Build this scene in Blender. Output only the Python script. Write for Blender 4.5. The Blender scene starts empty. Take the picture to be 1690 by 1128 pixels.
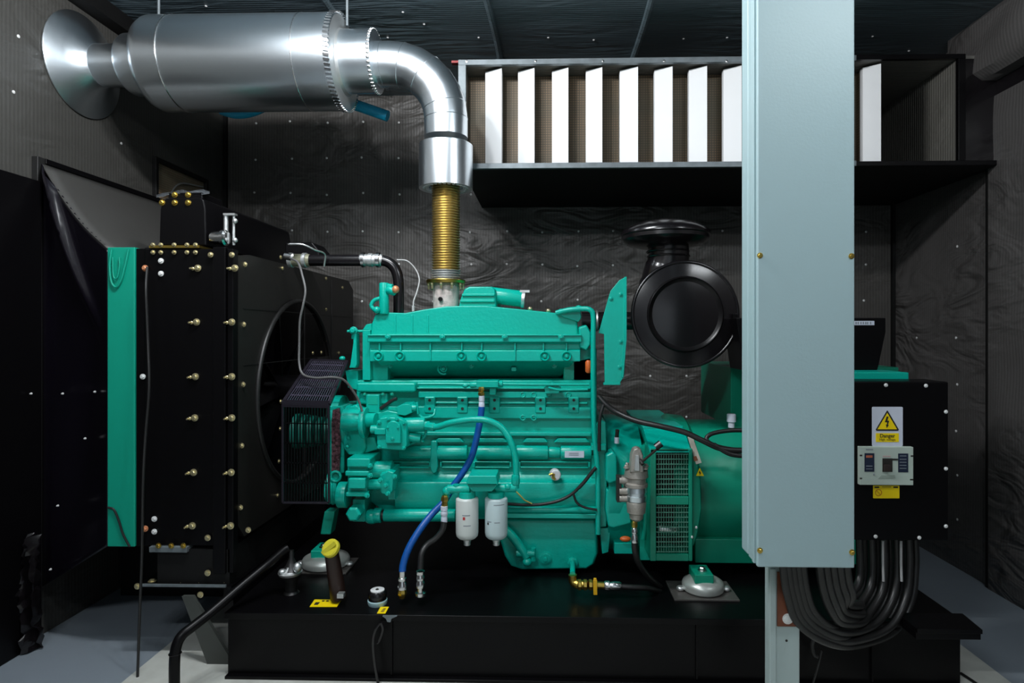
import bpy, bmesh, math, random
from mathutils import Vector, Matrix, Quaternion
random.seed(7)
PI = math.pi
SC = bpy.context.scene
COL = SC.collection
# ------------------------------------------------------------------ camera calibration
PSI = math.radians(1.5); F = 1000.0; PX, PY = 879.0, 550.0; CH = 1.67
cs, sn = math.cos(PSI), math.sin(PSI)
def at(px, py, Y):
    """point on the vertical plane at depth Y that the surveyed direction hits"""
    u = (px-PX)/F; v = (PY-py)/F
    t = Y/(cs+u*sn)
    return Vector((t*(-sn+u*cs), Y, CH+t*v))
def atX(px, py, X):
    u = (px-PX)/F; v = (PY-py)/F
    t = X/(-sn+u*cs)
    return Vector((X, t*(cs+u*sn), CH+t*v))
def atZ(px, py, Z):
    u = (px-PX)/F; v = (PY-py)/F
    t = (Z-CH)/v
    return Vector((t*(-sn+u*cs), t*(cs+u*sn), Z))
def s(px, Y): return px*Y/F

# ------------------------------------------------------------------ materials
def newmat(name):
    m = bpy.data.materials.new(name); m.use_nodes = True
    return m, m.node_tree.nodes, m.node_tree.links, m.node_tree.nodes['Principled BSDF']
def mat(name, col, rough=.5, metal=0., bump=0., bscale=60., coat=0., emit=None, spec=None, stretch=None, var=0.):
    m, N, L, b = newmat(name)
    b.inputs['Base Color'].default_value = (*col, 1)
    b.inputs['Roughness'].default_value = rough
    b.inputs['Metallic'].default_value = metal
    if coat: b.inputs['Coat Weight'].default_value = coat; b.inputs['Coat Roughness'].default_value = .15
    if spec is not None: b.inputs['Specular IOR Level'].default_value = spec
    if bump or var:
        tc = N.new('ShaderNodeTexCoord'); mp = N.new('ShaderNodeMapping')
        if stretch: mp.inputs['Scale'].default_value = stretch
        nz = N.new('ShaderNodeTexNoise'); nz.inputs['Scale'].default_value = bscale; nz.inputs['Detail'].default_value = 4
        L.new(tc.outputs['Object'], mp.inputs[0]); L.new(mp.outputs[0], nz.inputs['Vector'])
        if bump:
            bp = N.new('ShaderNodeBump'); bp.inputs['Strength'].default_value = bump; bp.inputs['Distance'].default_value = .01
            L.new(nz.outputs['Fac'], bp.inputs['Height']); L.new(bp.outputs[0], b.inputs['Normal'])
        if var:
            rp = N.new('ShaderNodeValToRGB')
            rp.color_ramp.elements[0].position = .3; rp.color_ramp.elements[1].position = .7
            rp.color_ramp.elements[0].color = (*[c*(1-var) for c in col], 1)
            rp.color_ramp.elements[1].color = (*[min(1, c*(1+var)) for c in col], 1)
            L.new(nz.outputs['Fac'], rp.inputs[0]); L.new(rp.outputs[0], b.inputs['Base Color'])
    return m
def insulation(name, col, rough, axis, strength=.5, weave=.12, wr=1.0, rot=0.):
    """woven black facing cloth: fine ribs plus loose folds"""
    m, N, L, b = newmat(name)
    tc = N.new('ShaderNodeTexCoord')
    mp = N.new('ShaderNodeMapping'); mp.inputs['Scale'].default_value = (1.0, 1.0, 2.2) if axis != 'ceil' else (.8, 3, 1)
    mp.inputs['Rotation'].default_value = (0, rot, 0)
    L.new(tc.outputs['Object'], mp.inputs[0])
    nz = N.new('ShaderNodeTexNoise'); nz.inputs['Scale'].default_value = 2.2*wr; nz.inputs['Detail'].default_value = 2.2
    nz.inputs['Distortion'].default_value = 1.6; nz.inputs['Roughness'].default_value = .5
    L.new(mp.outputs[0], nz.inputs['Vector'])
    wv = N.new('ShaderNodeTexWave'); wv.wave_type = 'BANDS'; wv.bands_direction = {'X': 'X', 'Y': 'Y', 'ceil': 'Y'}[axis]
    wv.inputs['Scale'].default_value = 13; wv.inputs['Distortion'].default_value = .4; wv.inputs['Detail'].default_value = 1
    L.new(tc.outputs['Object'], wv.inputs['Vector'])
    mg = N.new('ShaderNodeTexNoise'); mg.inputs['Scale'].default_value = 26; mg.inputs['Detail'].default_value = 3
    L.new(mp.outputs[0], mg.inputs['Vector'])
    b1 = N.new('ShaderNodeBump'); b1.inputs['Strength'].default_value = strength; b1.inputs['Distance'].default_value = .10
    b2 = N.new('ShaderNodeBump'); b2.inputs['Strength'].default_value = weave; b2.inputs['Distance'].default_value = .004
    b3 = N.new('ShaderNodeBump'); b3.inputs['Strength'].default_value = .06; b3.inputs['Distance'].default_value = .004
    mk = N.new('ShaderNodeTexNoise'); mk.inputs['Scale'].default_value = .9; mk.inputs['Detail'].default_value = 1
    mr = N.new('ShaderNodeMapRange'); mr.inputs['From Min'].default_value = .36; mr.inputs['From Max'].default_value = .68
    mu = N.new('ShaderNodeMath'); mu.operation = 'MULTIPLY'
    L.new(tc.outputs['Object'], mk.inputs['Vector']); L.new(mk.outputs['Fac'], mr.inputs['Value'])
    L.new(mr.outputs[0], mu.inputs[0]); L.new(nz.outputs['Fac'], mu.inputs[1])
    L.new(mu.outputs[0], b1.inputs['Height']); L.new(wv.outputs['Fac'], b2.inputs['Height']); L.new(mg.outputs['Fac'], b3.inputs['Height'])
    L.new(b1.outputs[0], b2.inputs['Normal']); L.new(b2.outputs[0], b3.inputs['Normal']); L.new(b3.outputs[0], b.inputs['Normal'])
    rp = N.new('ShaderNodeValToRGB')
    rp.color_ramp.elements[0].color = (*[c*.86 for c in col], 1); rp.color_ramp.elements[1].color = (*[c*1.14 for c in col], 1)
    L.new(wv.outputs['Fac'], rp.inputs[0]); L.new(rp.outputs[0], b.inputs['Base Color'])
    b.inputs['Roughness'].default_value = rough
    return m
def meshmat(name, c0, c1, sc):
    """woven mesh lining with a warm tint"""
    m, N, L, b = newmat(name)
    tc = N.new('ShaderNodeTexCoord'); mp = N.new('ShaderNodeMapping'); mp.inputs['Scale'].default_value = (sc, sc, sc)
    ck = N.new('ShaderNodeTexBrick'); ck.offset = 0; ck.inputs['Scale'].default_value = 1
    ck.inputs['Brick Width'].default_value = 1; ck.inputs['Row Height'].default_value = 1; ck.inputs['Mortar Size'].default_value = .18
    sx = N.new('ShaderNodeSeparateXYZ'); cx = N.new('ShaderNodeCombineXYZ'); ad = N.new('ShaderNodeMath'); ad.operation = 'ADD'
    L.new(tc.outputs['Object'], mp.inputs[0]); L.new(mp.outputs[0], sx.inputs[0])
    L.new(sx.outputs[0], ad.inputs[0]); L.new(sx.outputs[1], ad.inputs[1])
    L.new(ad.outputs[0], cx.inputs[0]); L.new(sx.outputs[2], cx.inputs[1]); L.new(cx.outputs[0], ck.inputs['Vector'])
    nz = N.new('ShaderNodeTexNoise'); nz.inputs['Scale'].default_value = 2.5
    rp = N.new('ShaderNodeValToRGB'); rp.color_ramp.elements[0].color = (*c0, 1); rp.color_ramp.elements[1].color = (*c1, 1)
    rp.color_ramp.elements[0].position = .35; rp.color_ramp.elements[1].position = .65
    L.new(nz.outputs['Fac'], rp.inputs[0]); L.new(rp.outputs[0], ck.inputs['Color1']); L.new(rp.outputs[0], ck.inputs['Color2'])
    ck.inputs['Mortar'].default_value = (*[c*.65 for c in c0], 1)
    L.new(ck.outputs['Color'], b.inputs['Base Color']); b.inputs['Roughness'].default_value = .6
    return m
M = {}
M['green'] = mat('engine_green', (.0, .42, .325), .30, bump=.12, bscale=55, spec=.42)
M['green_dark'] = mat('recessed_green', (.0, .40, .28), .4, bump=.12, bscale=60)
M['alt_green'] = mat('alternator_green', (.002, .27, .165), .36, bump=.05, bscale=30)
M['frame_green'] = mat('radiator_core_green', (.002, .30, .20), .4)
M['black'] = mat('black_gloss_paint', (.0022, .002, .0025), .34, bump=.05, bscale=8, spec=.18)
M['black_matte'] = mat('black_matte_paint', (.003, .003, .003), .6, spec=.3)
M['black_plastic'] = mat('black_plastic', (.006, .005, .006), .22, spec=.6)
M['hose'] = mat('black_rubber', (.012, .012, .012), .42)
M['cable'] = mat('black_cable_sheath', (.013, .013, .013), .40)
M['wire'] = mat('grey_wire', (.10, .10, .10), .5)
M['pale_wire'] = mat('pale_wire', (.42, .42, .42), .5)
M['grey'] = mat('grey_enclosure_paint', (.365, .50, .525), .42, bump=.05, bscale=90)
M['alu'] = mat('aluminium_cladding', (.80, .87, .92), .30, 1., bump=.06, bscale=6, stretch=(1, 3, 3), coat=.6)
M['alu_dull'] = mat('dull_aluminium', (.66, .68, .68), .42, .9, bump=.15, bscale=30)
M['alu_cast'] = mat('cast_aluminium', (.42, .39, .35), .45, .6, bump=.25, bscale=120)
M['galv'] = mat('galvanised_steel', (.17, .20, .215), .5, .4, bump=.1, bscale=20, var=.15)
M['brass'] = mat('brass', (.62, .44, .10), .3, 1., bump=.1, bscale=60)
M['bellow'] = mat('brass_toned_steel', (.62, .50, .24), .34, .9, bump=.08, bscale=40)
M['zinc'] = mat('zinc_yellow_bolt', (.66, .58, .34), .3, .85)
M['chrome'] = mat('bright_steel', (.75, .75, .75), .2, 1.)
M['rough_cast'] = mat('pinkish_cast_iron', (.50, .42, .40), .75, bump=.4, bscale=40, var=.25)
M['white'] = mat('white_coated_panel', (.80, .82, .83), .5)
M['filter'] = mat('filter_white', (.62, .66, .64), .35, coat=.3)
M['filter2'] = mat('filter_pale_blue', (.52, .64, .66), .35, coat=.3)
M['blue_hose'] = mat('blue_hose', (.004, .085, .36), .38, bump=.1, bscale=150)
M['cyan'] = mat('cyan_tube', (.01, .30, .50), .4)
M['yellow'] = mat('yellow_label', (.92, .68, .0), .45)
M['yellow_cap'] = mat('yellow_cap', (.62, .55, .03), .4)
M['label_white'] = mat('label_white', (.60, .64, .74), .4)
M['ink'] = mat('label_ink', (.015, .013, .01), .6)
M['ink_grey'] = mat('label_grey_ink', (.22, .25, .28), .6)
M['ink_red'] = mat('label_red_ink', (.45, .03, .03), .6)
M['orange'] = mat('orange_plastic', (.60, .12, .02), .45)
M['copper'] = mat('copper_plug', (.62, .25, .12), .4, .3)
M['red'] = mat('red_paint', (.25, .01, .01), .5)
M['navy'] = mat('navy_plate', (.012, .02, .045), .4)
M['device'] = mat('pale_grey_green_plastic', (.44, .52, .46), .45)
M['pin'] = mat('pin_cap_metal', (.75, .76, .75), .4, .2)
M['brown_plate'] = mat('brown_plate', (.16, .045, .018), .6, var=.2, bump=.1, bscale=20)
M['purple_black'] = mat('guard_black', (.016, .012, .024), .4)
M['vinyl'] = mat('black_vinyl', (.004, .003, .006), .26, spec=.5, bump=.3, bscale=5, stretch=(1, 1, .5))
M['clearfilm'] = mat('plastic_film', (.10, .11, .12), .12)
M['mesh_brown'] = meshmat('splitter_mesh', (.15, .115, .07), (.23, .17, .10), 55)
M['mesh_back'] = meshmat('duct_mesh', (.16, .135, .09), (.26, .17, .10), 60)
M['belt'] = mat('drive_belt', (.10, .045, .055), .18, .3, bump=1., bscale=60, var=.9)  # pinkish glints on the belt are put into its mottled colour
M['ins_back'] = insulation('insulation_back', (.068, .064, .059), .46, 'X', strength=.6)
M['ins_right'] = insulation('insulation_right', (.078, .074, .072), .38, 'Y', strength=.9, wr=.95)
M['ins_left'] = insulation('insulation_left', (.048, .047, .043), .5, 'Y', strength=.35)
M['ins_ceil'] = insulation('insulation_ceiling', (.085, .118, .135), .45, 'ceil', strength=.35, weave=.2)
M['ins_duct'] = insulation('insulation_duct', (.13, .126, .112), .42, 'Y', strength=.25, weave=.5)
M['floor'] = mat('blue_grey_floor_paint', (.21, .245, .28), .42, var=.06, bscale=2, bump=.03)
M['pad'] = mat('bare_concrete', (.50, .51, .47), .75, var=.15, bscale=5, bump=.2)
M['post_grey'] = mat('post_grey_paint', (.40, .49, .485), .45)
M['plain_wall'] = mat('near_wall_facing', (.20, .215, .23), .5)

# ------------------------------------------------------------------ mesh helpers
def BM(): return bmesh.new()
def face(bm, vs):
    try: return bm.faces.new(vs)
    except ValueError: return None
def box(bm, p0, p1):
    x0, x1 = sorted((p0[0], p1[0])); y0, y1 = sorted((p0[1], p1[1])); z0, z1 = sorted((p0[2], p1[2]))
    v = [bm.verts.new((x, y, z)) for x in (x0, x1) for y in (y0, y1) for z in (z0, z1)]
    for f in ((0, 1, 3, 2), (4, 6, 7, 5), (0, 4, 5, 1), (2, 3, 7, 6), (0, 2, 6, 4), (1, 5, 7, 3)): face(bm, [v[i] for i in f])
def pbox(bm, x0, y0, x1, y1, Y0, Y1):
    """box whose front face (depth Y0) spans the surveyed rectangle"""
    a = at(x0, y0, Y0); b = at(x1, y1, Y0)
    box(bm, a, (b.x, Y1, b.z))
def loft(bm, rings, cap=True, close=True):
    R = [[bm.verts.new(p) for p in r] for r in rings]
    n = len(R[0])
    for a, b in zip(R, R[1:]):
        for i in range(n if close else n-1):
            j = (i+1) % n; face(bm, [a[i], a[j], b[j], b[i]])
    if cap:
        face(bm, list(reversed(R[0]))); face(bm, R[-1])
    return R
def prism(bm, pts, Y0, Y1, shrink=None):
    """closed outline at depth Y0 pushed straight back to Y1; shrink=(amount, depth) chamfers the front edge"""
    P = [at(x, y, Y0) for x, y in pts]
    area = sum(P[i].x*P[(i+1) % len(P)].z-P[(i+1) % len(P)].x*P[i].z for i in range(len(P)))
    if area < 0: P.reverse()
    c = sum(P, Vector())/len(P)
    rings = []
    if shrink:
        k, d = shrink
        rings.append([Vector((c.x+(p.x-c.x)*k, Y0, c.z+(p.z-c.z)*k)) for p in P])
        rings.append([Vector((p.x, Y0+d, p.z)) for p in P])
    else: rings.append([p.copy() for p in P])
    rings.append([Vector((p.x, Y1, p.z)) for p in P])
    loft(bm, rings)
def basis(d):
    d = Vector(d).normalized()
    a = Vector((0, 0, 1)) if abs(d.z) < .9 else Vector((1, 0, 0))
    u = d.cross(a).normalized(); return u, d.cross(u).normalized(), d
def lathe(bm, o, d, prof, n=32, cap=True):
    """prof: list of (along, radius) from the origin along d"""
    o = Vector(o); u, v, w = basis(d)
    rings = [[o+w*t+(u*math.cos(a)+v*math.sin(a))*max(r, 1e-4) for a in [2*PI*i/n for i in range(n)]] for t, r in prof]
    loft(bm, rings, cap)
def cyl(bm, a, b, r, n=24, r2=None):
    a = Vector(a); b = Vector(b); L = (b-a).length
    lathe(bm, a, b-a, [(0, r), (L, r if r2 is None else r2)], n)
def rcyl(bm, a, b, r, n=28, e=.004):
    a = Vector(a); b = Vector(b); L = (b-a).length
    lathe(bm, a, b-a, [(0, r-e), (e*.3, r-e*.3), (e, r), (L-e, r), (L-e*.3, r-e*.3), (L, r-e)], n)
def smoothpath(P, k=8):
    P = [Vector(p) for p in P]
    if len(P) < 3: return P
    Q = [P[0]*2-P[1]]+P+[P[-1]*2-P[-2]]
    out = []
    for i in range(1, len(Q)-2):
        p0, p1, p2, p3 = Q[i-1:i+3]
        for j in range(k):
            t = j/k
            out.append(.5*((2*p1)+(p2-p0)*t+(2*p0-5*p1+4*p2-p3)*t*t+(3*p1-p0-3*p2+p3)*t**3))
    out.append(P[-1]); return out
def tube(bm, P, r, n=12, smooth=True, k=8):
    P = smoothpath(P, k) if smooth else [Vector(p) for p in P]
    T = [(P[min(i+1, len(P)-1)]-P[max(i-1, 0)]).normalized() for i in range(len(P))]
    u, v, _ = basis(T[0]); rings = []
    for i, p in enumerate(P):
        if i:
            q = T[i-1].rotation_difference(T[i]); u = q @ u
            u = (u-T[i]*u.dot(T[i])).normalized()
        v = T[i].cross(u)
        rr = r[min(int(i*len(r)/len(P)), len(r)-1)] if isinstance(r, (list, tuple)) else r
        rings.append([p+(u*math.cos(a)+v*math.sin(a))*rr for a in [2*PI*j/n for j in range(n)]])
    loft(bm, rings)
def ptube(bm, pts, Y, rpx, n=12, k=8):
    """pts: (px,py) or (px,py,Y)"""
    P = [at(p[0], p[1], p[2] if len(p) > 2 else Y) for p in pts]
    tube(bm, P, s(rpx, Y), n, True, k)
def torus(bm, c, d, R, r, n=48, m=12, a0=0, a1=2*PI):
    c = Vector(c); u, v, w = basis(d)
    full = abs(a1-a0-2*PI) < 1e-6
    cnt = n if full else n+1; rings = []
    for i in range(cnt):
        a = a0+(a1-a0)*i/n; e = u*math.cos(a)+v*math.sin(a)
        rings.append([c+e*(R+r*math.cos(b))+w*r*math.sin(b) for b in [2*PI*j/m for j in range(m)]])
    if full: rings.append([p.copy() for p in rings[0]])
    loft(bm, rings, cap=not full)
    if full: bmesh.ops.remove_doubles(bm, verts=bm.verts[-2*m*1:] if False else bm.verts, dist=1e-6)
def hexbolt(bm, c, r, h=.008, d=(0, -1, 0), washer=True):
    if washer: lathe(bm, c, d, [(0, r*1.45), (h*.3, r*1.45), (h*.35, r*1.2)], 14)
    lathe(bm, c, d, [(0, r), (h*.85, r), (h, r*.8)], 6)
def ell(bm, c, rx, ry, rz, n=16, m=10):
    mt = Matrix.Translation(c) @ Matrix.Diagonal((rx, ry, rz, 1))
    bmesh.ops.create_uvsphere(bm, u_segments=n, v_segments=m, radius=1, matrix=mt)

# ------------------------------------------------------------------ object helpers
WO = {}
def finish(bm):
    bmesh.ops.recalc_face_normals(bm, faces=bm.faces)
SPLIT = {'belt_pulley', 'bolt_pad', 'bolt_hole', 'core_plug', 'flange_bolt', 'mount_ear', 'head_port', 'base_bolt', 'cover_bolt', 'pump_bolt', 'casting_rib',
         'manifold_rib', 'top_bolt', 'elbow_ridge', 'filter_seat', 'ring_screw', 'cap_bolt', 'fuel_rail', 'fuel_line'}
def islands(bm):
    """connected shells, those that touch counted together"""
    seen = set(); comps = []
    for v in bm.verts:
        if v in seen: continue
        st = [v]; seen.add(v); c = []
        while st:
            q = st.pop(); c.append(q)
            for e in q.link_edges:
                o = e.other_vert(q)
                if o not in seen: seen.add(o); st.append(o)
        comps.append(c)
    bb = [[min(v.co[k] for v in c)-.001 for k in range(3)]+[max(v.co[k] for v in c)+.001 for k in range(3)] for c in comps]
    par = list(range(len(comps)))
    def fd(i):
        while par[i] != i: i = par[i]
        return i
    for i in range(len(comps)):
        for j in range(i):
            if all(bb[i][k] <= bb[j][k+3] and bb[j][k] <= bb[i][k+3] for k in range(3)): par[fd(i)] = fd(j)
    g = {}
    for i, c in enumerate(comps): g.setdefault(fd(i), []).extend(c)
    return list(g.values())
def obj(name, bm, material, parent=None, bevel=0., sharp=38, origin=None, base=False, label=None):
    if name in SPLIT:
        cl = islands(bm)
        if len(cl) > 1:
            for c in cl:
                idx = {v: i for i, v in enumerate(c)}; nb = bmesh.new(); nv = [nb.verts.new(v.co) for v in c]
                for f in bm.faces:
                    if f.verts[0] in idx: nb.faces.new([nv[idx[v]] for v in f.verts])
                last = obj1(name, nb, material, parent, bevel, sharp, None, base, label)
            bm.free(); return last
    return obj1(name, bm, material, parent, bevel, sharp, origin, base, label)
def obj1(name, bm, material, parent=None, bevel=0., sharp=38, origin=None, base=False, label=None):
    finish(bm)
    xs = [v.co.x for v in bm.verts]; ys = [v.co.y for v in bm.verts]; zs = [v.co.z for v in bm.verts]
    if origin is None:
        origin = Vector(((min(xs)+max(xs))/2, (min(ys)+max(ys))/2, min(zs) if (parent is None or base) else (min(zs)+max(zs))/2))
    bmesh.ops.translate(bm, verts=bm.verts, vec=-origin)
    me = bpy.data.meshes.new(name); bm.to_mesh(me); bm.free()
    me.polygons.foreach_set('use_smooth', [True]*len(me.polygons))
    me.set_sharp_from_angle(angle=math.radians(sharp))
    mats = material if isinstance(material, list) else [material]
    for q in mats: me.materials.append(M[q] if isinstance(q, str) else q)
    o = bpy.data.objects.new(name, me); COL.objects.link(o)
    if parent is not None:
        o.parent = parent; o.location = origin-WO[parent.name]
    else: o.location = origin
    WO[o.name] = origin.copy()
    if bevel:
        b = o.modifiers.new('bevel', 'BEVEL'); b.width = bevel; b.segments = 2; b.limit_method = 'ANGLE'; b.angle_limit = math.radians(40)
        b.harden_normals = True
    if label: o['label'] = label
    return o
def thing(name, label, cat, loc, group=None):
    o = bpy.data.objects.new(name, None); COL.objects.link(o); o.location = loc
    o.empty_display_size = .1
    WO[o.name] = Vector(loc); o['label'] = label; o['category'] = cat
    if group: o['group'] = group
    return o
def tag(o, label, cat, group=None):
    o['label'] = label; o['category'] = cat
    if group: o['group'] = group
    return o
def struct(name, bm, m, parent=None, **k):
    o = obj(name, bm, m, parent, **k)
    if parent is None: o['kind'] = 'structure'
    return o
def copies(src, parent, points):
    """src is a part whose origin is its own centre; copies it to each world point"""
    for p in points:
        c = src.copy(); COL.objects.link(c); c.parent = parent; c.location = Vector(p)-WO[parent.name]
        c.rotation_euler = src.rotation_euler
        WO[c.name] = Vector(p)
def bolts(name, material, parent, pts, r, h=.01, d=(0, -1, 0)):
    bm = BM(); p0 = Vector(pts[0]); hexbolt(bm, p0, r, h, d)
    o = obj(name, bm, material, parent, origin=p0)
    copies(o, parent, pts[1:]); return o
def text_mesh(bm, body, size, loc, axis='front', bold=0.):
    cu = bpy.data.curves.new('t', 'FONT'); cu.body = body; cu.size = size; cu.align_x = 'CENTER'; cu.align_y = 'CENTER'
    cu.extrude = .0004; cu.offset = bold
    to = bpy.data.objects.new('t', cu); COL.objects.link(to)
    dg = bpy.context.evaluated_depsgraph_get(); dg.update()
    me = bpy.data.meshes.new_from_object(to.evaluated_get(dg))
    me.transform(Matrix.Translation(loc) @ Matrix.Rotation(PI/2, 4, 'X')) if axis == 'front' else me.transform(Matrix.Translation(loc))
    bm.from_mesh(me)
    bpy.data.objects.remove(to); bpy.data.curves.remove(cu); bpy.data.meshes.remove(me)

# ================================================================== THE ROOM
XL, XR, YB, YN, ZC = -2.80, 2.90, 5.17, -2.2, 3.71
bm = BM(); box(bm, (XL-.15, YN-.15, -.12), (XR+.15, YB+.15, 0)); floor = struct('floor', bm, 'floor')
bm = BM(); box(bm, (-2.03, -1.2, 0), (2.20, 4.9, .006)); struct('concrete_pad', bm, 'pad', floor, label='bare pale concrete strip around the machine')
bm = BM(); box(bm, (XL, YB, 0), (XR, YB+.15, ZC)); wall_back = struct('wall_back', bm, 'ins_back')
bm = BM(); box(bm, (XL-.15, YN, 0), (XL, YB+.15, ZC)); wall_left = struct('wall_left', bm, 'ins_left')
bm = BM(); box(bm, (XR, YN, 0), (XR+.15, YB+.15, ZC)); wall_right = struct('wall_right', bm, 'ins_right')
bm = BM(); box(bm, (XL-.15, YN-.15, 0), (XR+.15, YN, ZC)); struct('wall_near', bm, 'plain_wall')
bm = BM(); box(bm, (XL-.15, YN-.15, ZC), (XR+.15, YB+.15, ZC+.12)); ceiling = struct('ceiling', bm, 'ins_ceil')
# ceiling seams with their folded cloth edges
for i, x in enumerate((-1.35, -.37, .62, 1.6)):
    bm = BM()
    tube(bm, [(x+.012*math.sin(y*3+i), y, ZC-.008+.006*math.sin(y*5)) for y in [1+.25*j for j in range(17)]], .022, 8)
    struct('ceiling_seam', bm, 'ins_ceil', ceiling)
# black strip along the top of the left wall
bm = BM(); box(bm, (XL, .6, ZC-.10), (XL+.10, YB, ZC)); t = struct('trim_1', bm, 'black_matte')
# vertical seam trims
bm = BM(); box(bm, (XL, YB-.03, 0), (XL+.03, YB, ZC-.1)); struct('trim_2', bm, 'black_matte')
bm = BM(); box(bm, (XR-.025, YB-.03, 0), (XR, YB, ZC-.4)); struct('trim_3', bm, 'black_matte')
# raised insulation panels on the near part of the right wall
ye = atX(1624, 300, XR-.06).y
zl = 1.525+CH
def quilt(x0, x1, y0, y1, z0, z1, amp, seed, nz=40, ny=24):
    bm = BM(); rnd = random.Random(seed)
    ph = [rnd.uniform(0, 6) for _ in range(6)]
    g = []
    for i in range(ny+1):
        r = []
        for j in range(nz+1):
            y = y0+(y1-y0)*i/ny; z = z0+(z1-z0)*j/nz
            e = min(i, ny-i, j, nz-j)/2.; e = min(1, e)
            d = amp*(.5+.3*math.sin(z*7+ph[0]+1.8*math.sin(y*5+ph[1]))+.2*math.sin(z*13+y*9+ph[2]))
            r.append(bm.verts.new((x1-(x1-x0)*.7*1-(d*e), y, z)))
        g.append(r)
    for i in range(ny):
        for j in range(nz): face(bm, [g[i][j], g[i+1][j], g[i+1][j+1], g[i][j+1]])
    b = [e for e in bm.edges if e.is_boundary]
    r = bmesh.ops.extrude_edge_only(bm, edges=b)
    for v in [v for v in r['geom'] if isinstance(v, bmesh.types.BMVert)]: v.co.x = x1
    return bm
struct('insulation_panel', quilt(XR-.05, XR, ye-1.6, ye, 0.0, zl, .02, 3), 'ins_right', wall_right)
struct('insulation_soffit', quilt(XR-.16, XR, ye-2.0, ye+.28, zl+.10, ZC, .07, 5, 20, 44), 'ins_right', wall_right)
bm = BM(); box(bm, (XR-.03, ye+.008, 0), (XR, ye+.03, zl+.05)); struct('trim_4', bm, 'black_matte')
bm = BM(); box(bm, (XR-.02, ye-2.0, zl+.0), (XR, ye+.2, zl+.10)); struct('trim_5', bm, 'black_plastic')
# insulation pins with round caps
def pins(parent, pts, d, r):
    bm = BM(); p0 = Vector(pts[0]); lathe(bm, p0, d, [(0, r*1.0), (.003, r), (.005, r*.5), (.006, .001)], 12)
    o = obj('insulation_pin', bm, 'pin', parent, origin=p0)
    copies(o, parent, pts[1:])
rnd = random.Random(2); bp = []
for j, y in enumerate((202, 262, 320, 382, 438, 497, 560, 620, 690)):
    for i in range(18):
        x = 421+59.2*i
        if x > 790 and y < 370: continue
        if 1225 < x < 1410 or x < 400: continue
        if y > 500 and x < 1000: continue
        if x > 1450 or (y > 200 and x > 1000 and 1040 < x < 1220 and 430 < y < 600): continue
        bp.append(at(x+rnd.uniform(-2, 2), y+rnd.uniform(-2, 2), YB-.001))
pins(wall_back, bp, (0, -1, 0), .0095)
pins(wall_left, [atX(x, y, XL+.001) for x, y in ((30, 60), (22, 152), (122, 28), (200, 237), (200, 315))], (1, 0, 0), .009)
pins(wall_right, [atX(x, y, XR-.001) for x, y in ((1513, 558), (1578, 558), (1580, 635), (1578, 712), (1580, 785), (1580, 858), (1580, 407), (1513, 640))], (-1, 0, 0), .0095)
cp = [atZ(x, y, ZC-.001) for x, y in ((665, 20), (790, 62), (905, 62), (980, 66), (1053, 66), (1128, 64), (1200, 62), (640, 62), (1440, 60), (1500, 84), (700, 40), (340, 10), (1290, 50))]
pins(ceiling, cp, (0, 0, -1), .008)

# vent opening on left wall
v = thing('wall_vent', 'small square vent opening with brown mesh high on the left wall', 'vent', (XL, 4.5, CH+.94))
y0, y1, z0, z1 = 4.24, 4.84, CH+.92, CH+1.22
bm = BM(); box(bm, (XL+.002, y0, z0), (XL+.006, y1, z1)); obj('mesh_screen', bm, 'mesh_back', v)
for (a, b, c, d) in ((y0-.03, y0, z0-.03, z1+.03), (y1, y1+.03, z0-.03, z1+.03), (y0, y1, z0-.03, z0), (y0, y1, z1, z1+.03)):
    bm = BM(); box(bm, (XL, a, c), (XL+.03, b, d)); obj('vent_frame', bm, 'black_matte', v, bevel=.003)
bm = BM(); tube(bm, [(XL+.012, y0+.1, z0), (XL+.014, y0+.25, z0+.2), (XL+.012, y1-.02, z1-.04)], .006, 8); obj('brace_wire', bm, 'alu_dull', v)

# ================================================================== AIR INTAKE ATTENUATOR (duct with splitters)
DY = 3.96
dl = at(762, 100, DY).x; zt = at(900, 99, DY).z; zb = at(900, 279, DY).z; dr = at(1580, 100, DY).x
duct = thing('intake_duct', 'long boxy ceiling duct on the back wall with white upright splitters', 'duct', ((dl+XR)/2, DY, zb))
bm = BM(); box(bm, (dl, DY+.01, zb), (XR-.01, YB, zb+.02)); obj('bottom_panel', bm, 'black_matte', duct)
bm = BM(); box(bm, (dl, DY+.01, zt-.02), (XR-.01, YB, zt)); obj('top_panel', bm, 'ins_duct', duct)
bm = BM(); box(bm, (dl, DY+.01, zb+.02), (dl+.02, YB-.01, zt-.02)); obj('side_panel', bm, 'ins_duct', duct)
bm = BM(); box(bm, (dr, DY+.01, zb+.02), (dr+.02, YB-.01, zt-.02)); obj('side_panel', bm, 'ins_duct', duct)
bm = BM(); box(bm, (dl+.021, DY+.20, zb+.021), (at(1458, 0, DY).x, DY+.215, zt-.021)); obj('mesh_lining', bm, 'mesh_back', duct)
bm = BM(); box(bm, (dr+.02, DY+.012, zb+.02), (XR-.01, DY+.05, zt-.02)); obj('end_panel', bm, 'black_plastic', duct)
fr = []
bm = BM(); box(bm, (dl-.02, DY-.02, zt-.035), (at(1411, 0, DY).x, DY+.01, zt)); obj('frame_rail', bm, 'galv', duct, bevel=.002)
bm = BM(); box(bm, (dl-.02, DY-.02, zb), (at(1411, 0, DY).x, DY+.01, zb+.035)); obj('frame_rail', bm, 'galv', duct, bevel=.002)
bm = BM(); box(bm, (at(1411, 0, DY).x, DY-.02, zt-.03), (dr+.04, DY+.01, zt)); obj('frame_rail', bm, 'black', duct, bevel=.002)
bm = BM(); box(bm, (at(1411, 0, DY).x, DY-.02, zb), (XR-.02, DY+.01, zb+.03)); obj('frame_rail', bm, 'black', duct, bevel=.002)
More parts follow.
